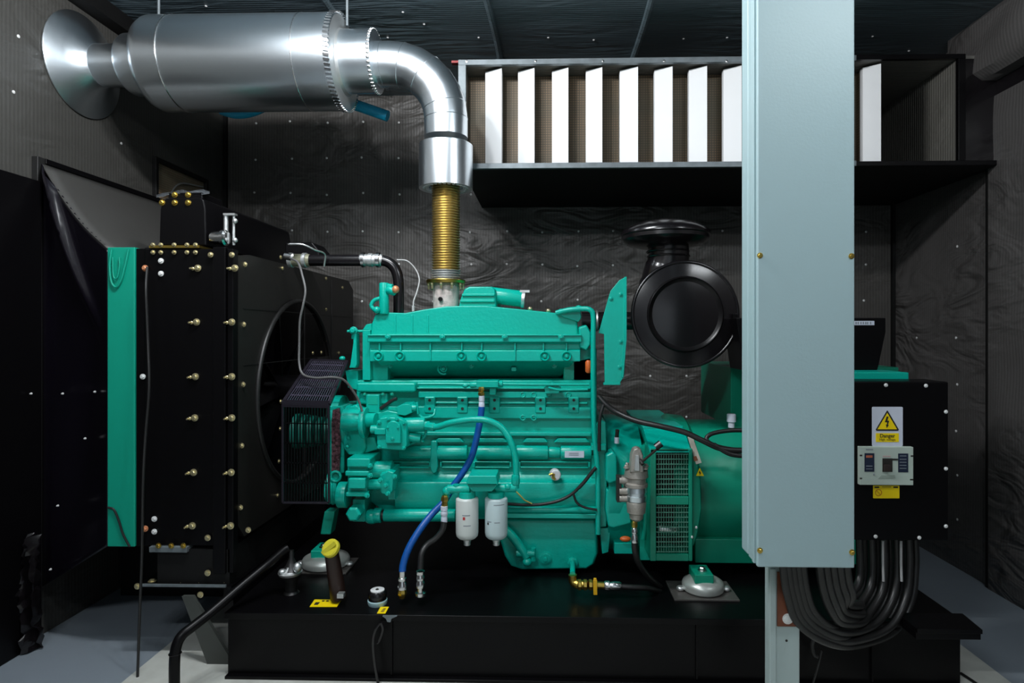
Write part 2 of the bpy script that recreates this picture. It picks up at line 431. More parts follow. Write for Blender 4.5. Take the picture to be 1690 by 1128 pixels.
bm = BM(); box(bm, (dl-.02, DY-.02, zb+.035), (dl+.03, DY+.01, zt-.035)); obj('frame_post', bm, 'galv', duct, bevel=.002)
bm = BM(); box(bm, (dr-.005, DY-.02, zb+.03), (dr+.04, DY+.01, zt-.03)); obj('frame_post', bm, 'black', duct, bevel=.002)
bolts('rivet', 'chrome', duct, [at(x, 101, DY-.02) for x in (770, 884, 995, 1096, 1199)], .006, .004)
# splitters
Z0, Z1 = zb+.036, zt-.036
xs = [801, 855, 911, 967, 1023, 1080, 1137, 1194, 1251, 1308, 1366, 1424]
for x in xs:
    a = at(x, 0, DY+.09); b = at(x+(27 if x < 1000 else 30), 0, DY+.03)
    bm = BM()                       # baffle body, brown mesh sides
    box(bm, (a.x+.012, DY+.13, Z0), (b.x-.02, DY+.199, Z1))
    body = obj('splitter', bm, 'mesh_brown', duct)
    bm = BM()                       # white folded nose facing the room
    P = [Vector((a.x, DY+.09, 0)), Vector((b.x, DY+.03, 0)), Vector((b.x, DY+.13, 0)), Vector((b.x-.006, DY+.13, 0)), Vector((b.x-.006, DY+.045, 0)), Vector((a.x+.005, DY+.10, 0)), Vector((a.x+.005, DY+.13, 0)), Vector((a.x, DY+.13, 0))]
    R = [[Vector((p.x, p.y, z)) for p in P] for z in (Z0, Z1)]
    loft(bm, R)
    obj('white_nose', bm, 'white', body)
bm = BM(); box(bm, at(745, 100, DY-.01), at(760, 108, DY+.03)); tag(obj('corner_bracket', bm, 'red'), 'small red bracket at the top left corner of the duct', 'bracket')

# ================================================================== EXHAUST
EY = 3.57
Zs = at(400, 106, EY).z; Rs = .270
xl, xr = at(254, 100, EY).x, at(568, 100, EY).x
sil = thing('exhaust_silencer', 'large horizontal exhaust silencer clad in shiny aluminium under the ceiling', 'silencer', ((xl+xr)/2, EY, Zs-Rs))
ax = Vector((1, 0, 0))
bm = BM(); L = xr-xl
lathe(bm, (xl, EY, Zs), ax, [(0, Rs-.05), (.01, Rs-.02), (.04, Rs-.003), (.06, Rs), (L-.002, Rs), (L, Rs-.004)], 96)
obj('shell', bm, 'alu', sil, sharp=50)
for x, rr in ((at(303, 100, EY).x, .004), (at(510, 100, EY).x, .003)):
    bm = BM(); torus(bm, (x, EY, Zs), ax, Rs, rr, 96, 8); obj('seam_band', bm, 'chrome', sil)
def notched(bm, x, R, n, w):
    # crimped edge tabs
    for i in range(n):
        a = 2*PI*i/n; e = Vector((0, math.cos(a), math.sin(a))); tt = Vector((0, -math.sin(a), math.cos(a)))
        c = Vector((x, EY, Zs))+e*(R+.002)
        P = []
        for (dx, dt, dh) in ((-w, -.012, 0), (w, -.006, 0), (w, .006, 0), (-w, .0, 0)):
            P.append(c+ax*dx+tt*dt)
        v = [bm.verts.new(p) for p in P]+[bm.verts.new(p+e*.006) for p in P]
        for f in ((0, 1, 2, 3), (7, 6, 5, 4), (0, 4, 5, 1), (1, 5, 6, 2), (2, 6, 7, 3), (3, 7, 4, 0)): face(bm, [v[k] for k in f])
bm = BM(); notched(bm, xr-.012, Rs, 70, .018); obj('crimped_edge', bm, 'chrome', sil)
# end face and stepped outlet collar
x2 = at(622, 100, EY).x; Rc = .178
bm = BM(); lathe(bm, (xr-.001, EY, Zs), ax, [(0, Rs-.006), (.004, Rs-.02), (.006, Rc+.01), (.02, Rc)], 72); obj('end_plate', bm, 'alu_dull', sil)
bm = BM(); lathe(bm, (xr+.004, EY, Zs+.005), ax, [(0, Rc), (x2-xr, Rc), (x2-xr+.002, Rc-.02), (x2-xr+.003, .12)], 72); obj('outlet_collar', bm, 'alu', sil)
bm = BM()
for i in range(46):
    a = 2*PI*i/46; e = Vector((0, math.cos(a), math.sin(a)))
    ell(bm, Vector((x2-.005, EY, Zs+.005))+e*Rc, .012, .008, .008, 6, 5)
obj('crimped_edge', bm, 'chrome', sil)
# inlet side neck
x1 = at(213, 100, EY).x; x0 = at(110, 100, EY).x
bm = BM(); lathe(bm, (x1, EY, Zs-.0), ax, [(0, .135), (.012, .165), (.03, .175), (xl-x1+.03, .185)], 64); obj('end_cap', bm, 'alu', sil)
bm = BM(); cyl(bm, (XL+.02, EY, Zs-.0), (x1+.01, EY, Zs-.0), .122, 64); obj('tail_pipe', bm, 'alu', sil)
fl = bm = BM(); lathe(bm, (XL+.004, EY, Zs-.0), ax, [(0, .300), (.008, .302), (.012, .296), (.05, .215), (.09, .150), (.115, .124)], 72); obj('wall_flange', bm, 'alu', sil)
# hanger rods
for (px, n) in ((262, 'left'), (573, 'right')):
    p = at(px, 45, EY); bm = BM(); cyl(bm, (p.x, EY, Zs+(Rs if n == 'left' else .23)-.01), (p.x, EY, ZC), .008, 12)
    tag(obj('hanger_rod', bm, 'galv'), 'thin steel hanger rod above the %s end of the silencer' % n, 'rod')
# elbow pipe
pz = Zs-.012; xe = at(736, 200, EY).x; Rp = .128
ey = thing('exhaust_elbow', 'segmented aluminium clad exhaust elbow curving down from the silencer', 'pipe', (xe, EY, at(735, 315, EY).z))
bm = BM(); R0 = .33
P = [Vector((x2+.002, EY, pz)), Vector((x2+.04, EY, pz))]
x_s = xe-R0
P += [Vector((x_s, EY, pz))]
for i in range(1, 8):
    a = PI/2*i/7; P.append(Vector((xe-R0+R0*math.sin(a), EY, pz-R0+R0*math.cos(a))))
zb_ = at(735, 228, EY).z; P.append(Vector((xe, EY, zb_)))
tube(bm, P, Rp, 56, smooth=False)
obj('elbow_cladding', bm, 'alu', ey, sharp=20)
for i in (1, 3, 5, 8, 9):
    d = (P[min(i+1, len(P)-1)]-P[i-1]); bm = BM(); torus(bm, P[i], d, Rp, .0022, 56, 6); obj('seam_bead', bm, 'alu', ey)
zc0, zc1 = at(735, 238, EY).z, at(735, 312, EY).z; Rk = .158
bm = BM(); lathe(bm, (xe, EY, zc0), (0, 0, -1), [(0, Rp), (.004, Rk-.008), (.01, Rk), (zc0-zc1, Rk), (zc0-zc1+.001, Rk-.006), (zc0-zc1-.006, .10), (zc0-zc1-.03, .095)], 64, cap=False)
obj('lower_collar', bm, 'alu', ey)
bm = BM()
for i in range(30):
    a = 2*PI*i/30; box(bm, Vector((xe+.125*math.cos(a)-.008, EY+.125*math.sin(a)-.008, zc1-.002)), Vector((xe+.125*math.cos(a)+.008, EY+.125*math.sin(a)+.008, zc1+.003)))
obj('crimped_edge', bm, 'alu_dull', ey)
# bellows
zt_, zq = zc1+.03, at(735, 462, EY).z; rb = .083
be = thing('exhaust_bellows', 'brass coloured corrugated flexible exhaust pipe standing on the engine', 'pipe', (xe, EY, at(735, 478, EY).z))
prof = []; n = 34; H = zt_-at(735, 447, EY).z
for i in range(n*6+1):
    t = i/(n*6)*H; prof.append((t, rb-.006+.007*math.cos(i*PI/3)))
bm = BM(); lathe(bm, (xe, EY, zt_), (0, 0, -1), prof, 48); obj('corrugated_hose', bm, 'bellow', be, sharp=60)
bm = BM(); prof = []; H2 = at(735, 447, EY).z-zq
for i in range(4*6+1): prof.append((i/24*H2, rb-.004+.008*math.cos(i*PI/3)))
lathe(bm, (xe, EY, zt_-H), (0, 0, -1), prof, 48); obj('steel_ferrule', bm, 'alu_dull', be, sharp=60)
bm = BM(); lathe(bm, (xe, EY, zq), (0, 0, -1), [(0, .07), (.002, .113), (.007, .116), (.022, .112), (.024, .07)], 56); obj('clamp_flange', bm, 'brass', be)
bolts('clamp_bolt', 'zinc', be, [Vector((xe+.100*math.cos(a), EY+.100*math.sin(a), zq-.024)) for a in [PI/5*k+.2 for k in range(10)]], .007, .035, (0, 0, -1))
zz = at(735, 512, EY).z
bm = BM(); lathe(bm, (xe, EY, zq-.024), (0, 0, -1), [(0, .072), (.03, .078), (.09, .076), (zq-zz+.05, .07)], 40)
o = obj('outlet_neck', bm, 'rough_cast', be)
bm = BM(); lathe(bm, at(727, 494, EY-.082), (0, -1, 0), [(0, .013), (.008, .013), (.009, .006), (.003, .005)], 16); obj('port_plug', bm, 'black_matte', be)

# blue tube seen below the silencer
bm = BM(); Yc = 3.885
tube(bm, [at(366, 181, Yc), at(390, 187, Yc), at(420, 182, Yc), at(470, 160, Yc), at(530, 158, Yc), at(585, 173, Yc), at(640, 192, Yc)], .035, 16)
tag(obj('blue_tube', bm, 'cyan'), 'bright blue tube hanging behind the shiny silencer', 'tube')

# ================================================================== SKID
SY = 2.90; ZS = at(800, 1012, SY).z
sx0 = at(376, 0, SY).x; sx1 = at(1585, 0, SY).x
skid = thing('base_frame', 'low black steel base frame carrying the green engine and generator', 'frame', ((sx0+sx1)/2, 3.7, 0))
bm = BM(); box(bm, (sx0, SY, .02), (sx1, SY+.02, ZS-.03)); box(bm, (sx0, 4.5, .02), (sx1, 4.52, ZS-.03)); box(bm, (sx0, SY+.02, .02), (sx0+.02, 4.5, ZS-.03)); box(bm, (sx1-.02, SY+.02, .02), (sx1, 4.5, ZS-.03))
obj('side_rail', bm, 'black', skid, bevel=.002)
bm = BM(); box(bm, (sx0, SY-.035, ZS-.03), (sx1, 4.56, ZS)); obj('deck', bm, 'black', skid, bevel=.003)
bm = BM(); box(bm, (sx0, SY-.03, 0.0), (sx1, SY+.06, .02)); obj('bottom_flange', bm, 'black', skid, bevel=.002)
bm = BM()
zt2 = ZS+.005; xa = at(1480, 0, SY).x
P = [(xa, 2.74), (at(1622, 0, 2.74).x-.0, 2.74), (sx1+.01, 2.90), (xa, 2.90)]
loft(bm, [[Vector((x, y, z)) for x, y in P] for z in (zt2, zt2+.02)])
box(bm, (xa, 2.75, zt2-.03), (sx1-.01, 2.86, zt2))
obj('step_plate', bm, 'black', skid, bevel=.002)
for x in (646, 1150, 1440):
    bm = BM(); p = at(x, 1060, SY-.01); box(bm, (p.x-.004, SY-.012, .03), (p.x+.004, SY+.0, ZS-.035)); obj('stiffener', bm, 'black', skid)
# radiator extension frame at left
rx0 = at(228, 0, 3.05).x; zf = at(300, 965, 3.05).z; rx1 = at(385, 0, 3.05).x
bm = BM(); box(bm, (rx0, 3.03, zf-.012), (rx1, 4.6, zf)); obj('extension_plate', bm, 'black', skid)
bm = BM(); box(bm, (rx1-.05, 3.05, ZS-.1), (rx1, 4.5, zf-.013)); obj('extension_web', bm, 'black', skid)
bm = BM(); prism(bm, [(300, 985), (318, 985), (378, 1085), (378, 1118), (350, 1118)], 3.0, 3.02); obj('corner_gusset', bm, mat('gusset_grey', (.05, .055, .05), .5), skid)
bm = BM(); box(bm, at(228, 965, 3.02), at(374, 969, 3.03)); obj('flange_edge', bm, 'galv', skid)
bolts('flange_bolt', 'zinc', skid, [at(x, 963, 3.05) + Vector((0, .02, .0)) for x in (247, 298, 328, 370)], .014, .012, (0, 0, 1))
bolts('flange_bolt', 'zinc', skid, [at(227, 968, 3.02), at(331, 982, 3.02), at(343, 946, 3.04), at(343, 888, 3.04)], .011, .012)
bm = BM(); box(bm, (rx0+.1, 3.05, zf-.0), (rx1-.02, 4.55, at(300, 907, 3.05).z)); obj('radiator_stand', bm, 'black_matte', skid)
bm = BM(); box(bm, (XL+.08, 3.78, 0), (rx1-.06, 4.7, .42)); tag(obj('shade_box', bm, 'black_matte', bevel=.004), 'added low black box standing in for floor shade behind and below the radiator', 'box')  # black box added to stand in for the shade on the floor here
# deck labels
def decal(name, pts, material, parent, z):
    bm = BM(); R = [[Vector((p.x, p.y, zz)) for p in [atZ(x, y, z) for x, y in pts]] for zz in (z, z+.0015)]
    loft(bm, R); return obj(name, bm, material, parent)
o = decal('warning_label', [(511, 1002.5), (556, 1002.5), (564, 990.5), (519, 990.5)], 'yellow', skid, ZS+.001)
for a in ([(518, 999), (524, 999), (528, 995), (521, 995)], [(531, 993.5), (535, 993.5), (536, 992), (532, 992)], [(538, 993.5), (542, 993.5), (543, 992), (539, 992)], [(555, 994), (559, 994), (561, 992), (557, 992)]):
    decal('printed_mark', a, 'ink', o, ZS+.0026)
o = decal('small_label', [(622, 1013.5), (636, 1013.5), (642, 1002.5), (628, 1002.5)], 'yellow', skid, ZS+.001)
decal('printed_mark', [(628, 1011), (633, 1011), (637, 1005), (633, 1005)], mat('olive_ink', (.3, .2, .01), .6), o, ZS+.0026)
bm = BM(); prism(bm, [(631, 1018), (655, 1018), (646, 1022), (644, 1028), (639, 1027), (637, 1022)], SY-.05, SY-.036); obj('hook_plate', bm, 'galv', skid)
# loop handle / cable on skid front
bm = BM(); ptube(bm, [(628, 1028), (620, 1040), (616, 1060), (618, 1090), (624, 1128)], SY-.06, 2.6, 8); ptube(bm, [(629, 1028), (632, 1040), (626, 1058), (622, 1062)], SY-.06, 2.4, 8)
tag(obj('hanging_cable', bm, 'black_plastic'), 'thin glossy black cable hanging down the front of the base frame', 'cable')
bm = BM(); ptube(bm, [(1352, 1045), (1341, 1062), (1343, 1080), (1350, 1085)], SY-.06, 3, 8); ptube(bm, [(1356, 1075), (1350, 1100), (1342, 1128)], SY-.06, 1.6, 8)
tag(obj('cable_loop', bm, 'hose'), 'small black cable loop on the base frame below the thick cables', 'cable')
bm = BM(); tube(bm, [atZ(1586, 1112, .012), atZ(1610, 1128, .012), atZ(1640, 1150, .012)], .007, 8)
tag(obj('floor_cable', bm, 'hose'), 'thin black cable on the pale concrete at the right edge', 'cable')

# ================================================================== RADIATOR
RY = 3.05
X0, X1 = at(228, 0, RY).x, at(385, 0, RY).x
zr0, zr1 = at(300, 904, RY).z, at(300, 408, RY).z
YR = 4.95
rad = thing('radiator', 'tall black engine radiator with rows of zinc bolts at the left', 'radiator', ((X0+X1)/2, (RY+YR)/2, zr0))
bm = BM(); box(bm, (X0+.02, RY+.02, zr0), (X1-.24, YR, zr1)); obj('core_casing', bm, 'black', rad, bevel=.003)
gx0 = at(177, 0, RY).x; gx1 = at(222, 0, RY).x
bm = BM(); box(bm, (gx0, RY, zr0), (gx1, RY+.5, zr1+.0)); obj('green_side_frame', bm, 'frame_green', rad, bevel=.004, label='green painted side frame')
bm = BM(); box(bm, (gx1+.001, RY+.01, zr0), (X0+.05, RY+.3, zr1-.005)); obj('edge_channel', bm, 'black', rad, bevel=.003)
bm = BM(); box(bm, (X0+.035, RY, zr0+.01), (at(352, 0, RY).x, RY+.02, zr1-.01)); obj('side_plate', bm, 'black', rad, bevel=.004)
bm = BM(); box(bm, (at(352, 0, RY).x+.003, RY-.012, zr0-.13), (at(374, 0, RY).x, RY+.02, zr1-.002)); obj('side_channel', bm, 'black', rad, bevel=.004)
bm = BM(); box(bm, (at(374, 0, RY).x+.003, RY-.0, zr0-.13), (X1, RY+.05, zr1-.01)); obj('side_channel', bm, 'black', rad, bevel=.004)
# fan shroud face (towards the engine) with round opening, tapering top
sh = BM(); pr = []
zA, zB = zr1-.02, zr1-.10
cY, cZ, cR = 3.87, CH-.37, .575
# ring of the shroud opening built as a plate with a hole
n = 64; outer = []; inner = []
yA, yB = RY+.05, YR
zlo = zr0+.02
for i in range(n):
    a = 2*PI*i/n; c, q = math.cos(a), math.sin(a)
    inner.append(Vector((X1-.0, cY+cR*c, cZ+cR*q)))
    k = min((((yB-cY) if c > 0 else (cY-yA))/abs(c)) if abs(c) > 1e-6 else 9e9, (((zA-cZ) if q > 0 else (cZ-zlo))/abs(q)) if abs(q) > 1e-6 else 9e9)
    outer.append(Vector((X1, cY+k*c, cZ+k*q)))
for (dx) in (0,):
    vo = [sh.verts.new(p) for p in outer]; vi = [sh.verts.new(p) for p in inner]; vo2 = [sh.verts.new(p-Vector((.03, 0, 0))) for p in outer]; vi2 = [sh.verts.new(p-Vector((.03, 0, 0))) for p in inner]
    for i in range(n):
        j = (i+1) % n
        face(sh, [vo[i], vo[j], vi[j], vi[i]]); face(sh, [vi[i], vi[j], vi2[j], vi2[i]]); face(sh, [vo2[j], vo2[i], vi2[i], vi2[j]]); face(sh, [vo[j], vo[i], vo2[i], vo2[j]])
obj('fan_shroud', sh, mat('shroud_black', (.014, .013, .012), .42, bump=.1, bscale=9), rad)
bm = BM(); torus(bm, (X1+.005, cY, cZ), (1, 0, 0), cR, .014, 72, 10); obj('shroud_ring', bm, 'hose', rad)
# stiffening rails and bolt rows on shroud
Xr = X1+.001
bm = BM()
for yy in (3.95, 4.45): box(bm, (X1, yy-.004, zlo+.1), (X1+.004, yy+.004, zA-.03))
for z in (cZ+.5, cZ+.2): box(bm, (X1, yA+.05, z-.002), (X1+.003, yB-.05, z+.002))
obj('shroud_rib', bm, 'hose', rad)
bolts('shroud_bolt', 'zinc', rad, [atX(x, y, Xr) for x, y in ((538, 460), (538, 511), (539, 562), (516, 583), (530, 582), (545, 583), (559, 583), (466, 443), (463, 425), (463, 663), (462, 708), (460, 762), (458, 818), (565, 475))], .009, .008, (1, 0, 0))
bm = BM(); box(bm, atX(524, 590, X1), atX(562, 591.5, X1+.005)); obj('sensor_bar', bm, 'hose', rad)
# fan
fan = BM(); fx = X1-.14
cyl(fan, (fx-.05, cY, cZ), (fx+.44, cY, cZ), .10, 32)
hub = obj('fan_hub', fan, 'black', rad)
for k in range(8):
    bm = BM(); a0 = 2*PI*k/8
    rings = []
    for t in range(7):
        r = .09+(cR-.05-.09)*t/6; tw = .9-.45*t/6; w = .07+.05*t/6
        e = Vector((0, math.cos(a0), math.sin(a0))); g = Vector((0, -math.sin(a0), math.cos(a0)))
        dirv = g*math.cos(tw)+Vector((1, 0, 0))*math.sin(tw); nn = dirv.cross(e).normalized()
        c = Vector((fx, cY, cZ))+e*r
        w *= .8; rings.append([c-dirv*w-nn*.002, c-nn*.006+Vector((.01, 0, 0)), c+dirv*w-nn*.002, c+dirv*w+nn*.002, c+nn*.002+Vector((.01, 0, 0)), c-dirv*w+nn*.002])
    loft(bm, rings); obj('fan_blade', bm, 'black', rad)
# front face bolts
bp = [(327, 443), (325, 532), (323, 622), (322, 690), (320, 780), (318, 868)]
bp += [(388, 443), (383, 532), (383, 622), (383, 690), (382, 780), (381, 868)]
bp2 = [(404, 437), (402, 536), (401, 635), (399, 736), (397, 838), (410, 875), (348, 421), (383, 421)]
bolts('casing_bolt', 'zinc', rad, [at(x, y, RY-.004) for x, y in bp], .0125, .018)
bolts('casing_bolt', 'zinc', rad, [at(x-8, y+1, RY+.0) for x, y in bp], .006, .03)
bolts('casing_bolt', 'zinc', rad, [atX(x, y, X1+.001) if x > 395 and x != 410 else at(x, y, RY-.014) for x, y in bp2], .010, .014)
bolts('edge_bolt', 'pin', rad, [at(x, y, RY-.003) for x, y in ((266, 431), (266, 452), (255, 857), (255, 878), (236, 622))], .010, .012)
# seal/gasket and top tank
tx0, tx1 = at(262, 0, RY).x, at(338, 0, RY).x
ztk = at(300, 330, RY).z
bm = BM(); box(bm, (X0+.06, RY-.005, zr1-.005), (at(330, 0, RY).x, RY+.9, zr1+.008)); obj('tank_gasket', bm, 'brass', rad)
bm = BM()
P = [(262, 406), (264, 345), (268, 331), (275, 326), (330, 326), (336, 330), (339, 345), (340, 406)]
prism(bm, P, RY+.02, 4.1, shrink=(.985, .008)); obj('top_tank', bm, 'black', rad, bevel=.006)
bm = BM(); p = at(300, 322, RY+.03); box(bm, (tx0+.03, RY+.03, ztk+.0), (tx1-.03, RY+.22, ztk+.045)); obj('tank_cap', bm, 'black', rad, bevel=.006)
bolts('tank_bolt', 'brass', rad, [at(x, 322, RY+.03) for x in (289, 311)]+[at(x, 335, RY+.02) for x in (289, 311, 268)], .011, .014)
bolts('gasket_bolt', 'zinc', rad, [at(x, y, RY-.006) for y in (404.5, 417) for x in (253, 266, 288, 309, 323)], .008, .014)
bm = BM(); box(bm, (at(250, 0, RY).x, RY-.02, zr0-.02), (at(312, 0, RY).x, RY+.04, zr0+.008)); obj('foot_flange', bm, 'galv', rad, bevel=.002)
bolts('foot_bolt', 'brass', rad, [at(x, 901, RY-.021) for x in (262, 283, 303)], .010, .012)
bm = BM()
rings = []
rnd = random.Random(4)
R = []
for i in range(9):
    row = []
    for j in range(5):
        p = at(258+i*11, 322-j*1.2+(3 if i < 2 else 0)-i*.2, RY+.03+j*.05)
        row.append(bm.verts.new(p+Vector((0, 0, rnd.uniform(-.008, .012)))))
    R.append(row)
for i in range(8):
    for j in range(4): face(bm, [R[i][j], R[i+1][j], R[i+1][j+1], R[i][j+1]])
r = bmesh.ops.extrude_face_region(bm, geom=bm.faces[:])
for v_ in [v_ for v_ in r['geom'] if isinstance(v_, bmesh.types.BMVert)]: v_.co.z += .002
tag(obj('plastic_sheet', bm, 'clearfilm'), 'scrap of clear plastic film lying on top of the radiator tank', 'film')
# filler neck and sight gauge
bm = BM(); a = at(350, 393, RY+.05); b = at(376, 393, RY+.05)
lathe(bm, a, b-a, [(0, .03), (.02, .034), (.05, .034), (.055, .042), (.072, .042), (.078, .03), (.085, .03)], 28); obj('filler_neck', bm, 'chrome', rad)
bm = BM(); box(bm, at(368, 352, RY+.06), at(392, 357, RY+.09)); cyl(bm, at(373, 355, RY+.08), at(373, 392, RY+.08), .012, 16); cyl(bm, at(386, 355, RY+.08), at(386, 405, RY+.08), .007, 12)
ell(bm, at(388, 365, RY+.07), .013, .013, .014); ell(bm, at(388, 397, RY+.07), .013, .013, .014); obj('sight_gauge', bm, 'alu_dull', rad)

# thin rod/cable on the radiator front
bm = BM(); ptube(bm, [(243, 441, 3.0), (241, 480, 2.97), (244, 560, 2.97), (246, 640, 2.95), (240, 720, 2.95), (236, 800, 2.93), (234, 920, 2.92), (231, 1000, 2.9), (227, 1118, 2.88)], 2.93, 2.2, 8)
tag(obj('hanging_rod', bm, 'cable'), 'thin black drain line hanging down beside the green radiator strip', 'hose')
bolts('line_clip', 'copper', rad, [at(240, 443, RY-.01), at(240, 873, RY-.01)], .011, .016)

# ================================================================== flexible discharge duct (left)
zw = CH+.93; yw = 3.24
fd = thing('discharge_duct', 'black vinyl air duct flaring from the radiator to the left wall', 'duct', (-2.5, 3.7, .25))
def grid_surface(bm, f, nu, nv):
    G = [[bm.verts.new(f(i/nu, j/nv)) for j in range(nv+1)] for i in range(nu+1)]
    for i in range(nu):
        for j in range(nv): face(bm, [G[i][j], G[i+1][j], G[i+1][j+1], G[i][j+1]])
    return G
A = Vector((XL+.03, yw, zw)); B = Vector((gx0-.004, RY+.01, zr1)); C = Vector((gx0-.004, RY+.01, zr0)); D = Vector((XL+.03, yw, .28))
def ffront(u, w):
    top = A.lerp(B, u); bot = D.lerp(C, u); p = top.lerp(bot, w)
    e = math.sin(PI*u)*math.sin(PI*min(1, w+.02))
    fold = math.exp(-((u*1.0-(.10+w*2.6))**2)/.006)*math.exp(-w*5)
    p.y += .045*e - .09*fold*math.sin(PI*min(u+.05, 1)) + .012*e*math.sin(7*u+5*w)
    if w < 1e-6: p.z -= .05*math.sin(PI*u)
    else: p.z -= .05*math.sin(PI*u)*(1-w)
    return p
bm = BM(); G = grid_surface(bm, ffront, 30, 60)
r = bmesh.ops.extrude_face_region(bm, geom=bm.faces[:])
for v_ in [v_ for v_ in r['geom'] if isinstance(v_, bmesh.types.BMVert)]: v_.co.y += .012
obj('front_skirt', bm, 'vinyl', fd, sharp=180)
A2 = Vector((XL+.03, 4.75, zw)); B2 = Vector((gx0-.004, 4.6, zr1))
def ftop(u, w):
    p = A.lerp(B, u).lerp(A2.lerp(B2, u), w)
    p.z -= .05*math.sin(PI*u)*(1-w)+.02*math.sin(PI*u)*math.sin(PI*w); return p
bm = BM(); grid_surface(bm, ftop, 16, 16)
r = bmesh.ops.extrude_face_region(bm, geom=bm.faces[:])
for v_ in [v_ for v_ in r['geom'] if isinstance(v_, bmesh.types.BMVert)]: v_.co.z -= .012
obj('top_skirt', bm, mat('grey_canvas', (.050, .049, .046), .5, bump=.15, bscale=5), fd, sharp=180)
bm = BM(); box(bm, (XL, yw-.03, .28), (XL+.035, yw+.02, zw+.03)); obj('wall_flange_post', bm, 'hose', fd, bevel=.003)
bm = BM(); box(bm, (XL, yw+.02, zw), (XL+.04, 4.8, zw+.03)); obj('wall_flange_rail', bm, 'black', fd, bevel=.003)
bm = BM(); box(bm, (XL, yw-.6, .0), (XL+.06, yw-.032, zw-.11)); tag(obj('wall_panel', bm, 'black', bevel=.004), 'plain black panel on the left wall at the picture edge', 'panel')
bolts('skirt_screw', 'pin', fd, [at(x, y, 3.12) for x, y in ((52, 650), (104, 650), (157, 647), (141, 724), (96, 835), (172, 500), (84, 940))], .004, .01)
# crumpled plastic wrap at the lower left
bm = BM(); rnd = random.Random(9)
def fw(u, w):
    p = Vector((XL+.03+.10*u, 3.10+.04*math.sin(9*u+4*w), .01+.60*w))
    p.y += rnd.uniform(-.015, .015); p.x += rnd.uniform(-.008, .008); return p
grid_surface(bm, fw, 9, 26)
r = bmesh.ops.extrude_face_region(bm, geom=bm.faces[:])
for v_ in [v_ for v_ in r['geom'] if isinstance(v_, bmesh.types.BMVert)]: v_.co.y += .01
tag(obj('plastic_wrap', bm, 'black_plastic', sharp=30), 'crumpled glossy black plastic wrap at the lower left corner', 'plastic')
bm = BM(); ptube(bm, [(178, 838), (188, 842), (196, 860), (203, 882), (214, 903)], RY-.008, 1.8, 8); obj('edge_seal', bm, 'hose', rad)
# film hanging on green strip
bm = BM(); ptube(bm, [(184, 412), (181, 440), (184, 466), (192, 474), (200, 462), (206, 440), (212, 412)], RY-.01, 1.6, 8)
ptube(bm, [(186, 425), (187, 455), (193, 459), (197, 440), (197, 425)], RY-.01, 1.2, 8)
obj('film_edge', bm, 'frame_green', rad)

# ================================================================== ENGINE
EF = 3.40; EB = 4.30
eng = thing('diesel_engine', 'big turquoise green six cylinder diesel engine on the black base', 'engine', (at(770, 0, 3.8).x, 3.8, ZS))
G_ = 'green'
def part(name, bm, m=G_, bevel=.004, **k): return obj(name, bm, m, eng, bevel=bevel, **k)
# block and crankcase
bm = BM(); prism(bm, [(588, 628), (985, 628), (985, 858), (650, 858), (600, 820), (588, 780)], EF, EB); block = part('engine_block', bm, bevel=.008)
# machined bands along the block
for (y0, y1, d, x0, x1) in ((646, 658, .03, 690, 976), (663, 668, .018, 700, 970), (671, 692, .030, 640, 976), (713, 721, .035, 645, 976), (640, 643, .04, 640, 975)):
    bm = BM(); pbox(bm, x0, y0, x1, y1, EF-d, EF+.02); obj('block_ledge', bm, G_, block, bevel=.006)
bm = BM()
for x in (709, 763, 816, 892, 947): pbox(bm, x-9, 655, x+9, 683, EF-.036, EF+.02)
obj('bolt_pad', bm, G_, block, bevel=.008)
bm = BM()
for x in (709, 763, 816, 892, 947):
    for y in (661, 675): p = at(x, y, EF-.0385); cyl(bm, p, p+Vector((0, .03, 0)), s(2.4, EF), 12)
obj('bolt_hole', bm, 'ink', block)
bm = BM()
for x in (863, 881, 906, 938): p = at(x, 652, EF-.03); torus(bm, p, (0, 1, 0), s(4, EF), s(1.1, EF), 20, 8)
for x in (863, 881): p = at(x, 690, EF-.03); torus(bm, p, (0, 1, 0), s(4, EF), s(1.1, EF), 20, 8)
obj('core_plug', bm, G_, block)
# tappet cover panels with tapered ends
for (x0, x1) in ((662, 700), (716, 766), (778, 838), (862, 905), (914, 974)):
    bm = BM(); prism(bm, [(x0+6, 724), (x1-6, 724), (x1, 731), (x0, 731)], EF-.03, EF+.02, shrink=(.94, .01)); obj('cover_panel', bm, G_, block, bevel=.003)
# camshaft gallery tube, in segments
for (x0, x1, r) in ((722, 772, 12), (786, 845, 12), (852, 905, 12), (905, 925, 9), (925, 976, 12), (660, 716, 11)):
    bm = BM(); rcyl(bm, at(x0, 747, EF-.005), at(x1, 747, EF-.005), s(r, EF), 32, .008); obj('cam_gallery', bm, G_, block)
# recess strips under the gallery: raised frames
for (x0, x1) in ((640, 712), (725, 772), (780, 845), (855, 975)):
    bm = BM()
    for (a, b) in ((762, 764.5), (771, 773.5)): pbox(bm, x0+4, a, x1-4, b, EF-.03, EF+.01)
    pbox(bm, x0+1, 763, x0+4, 772, EF-.03, EF+.01); pbox(bm, x1-4, 763, x1-1, 772, EF-.03, EF+.01)
    obj('recess_frame', bm, G_, block, bevel=.004)
bm = BM(); prism(bm, [(711, 728), (721, 728), (723, 770), (720, 780), (716, 783), (712, 780), (709, 770)], EF-.045, EF+.02); obj('block_rib', bm, G_, block, bevel=.008)
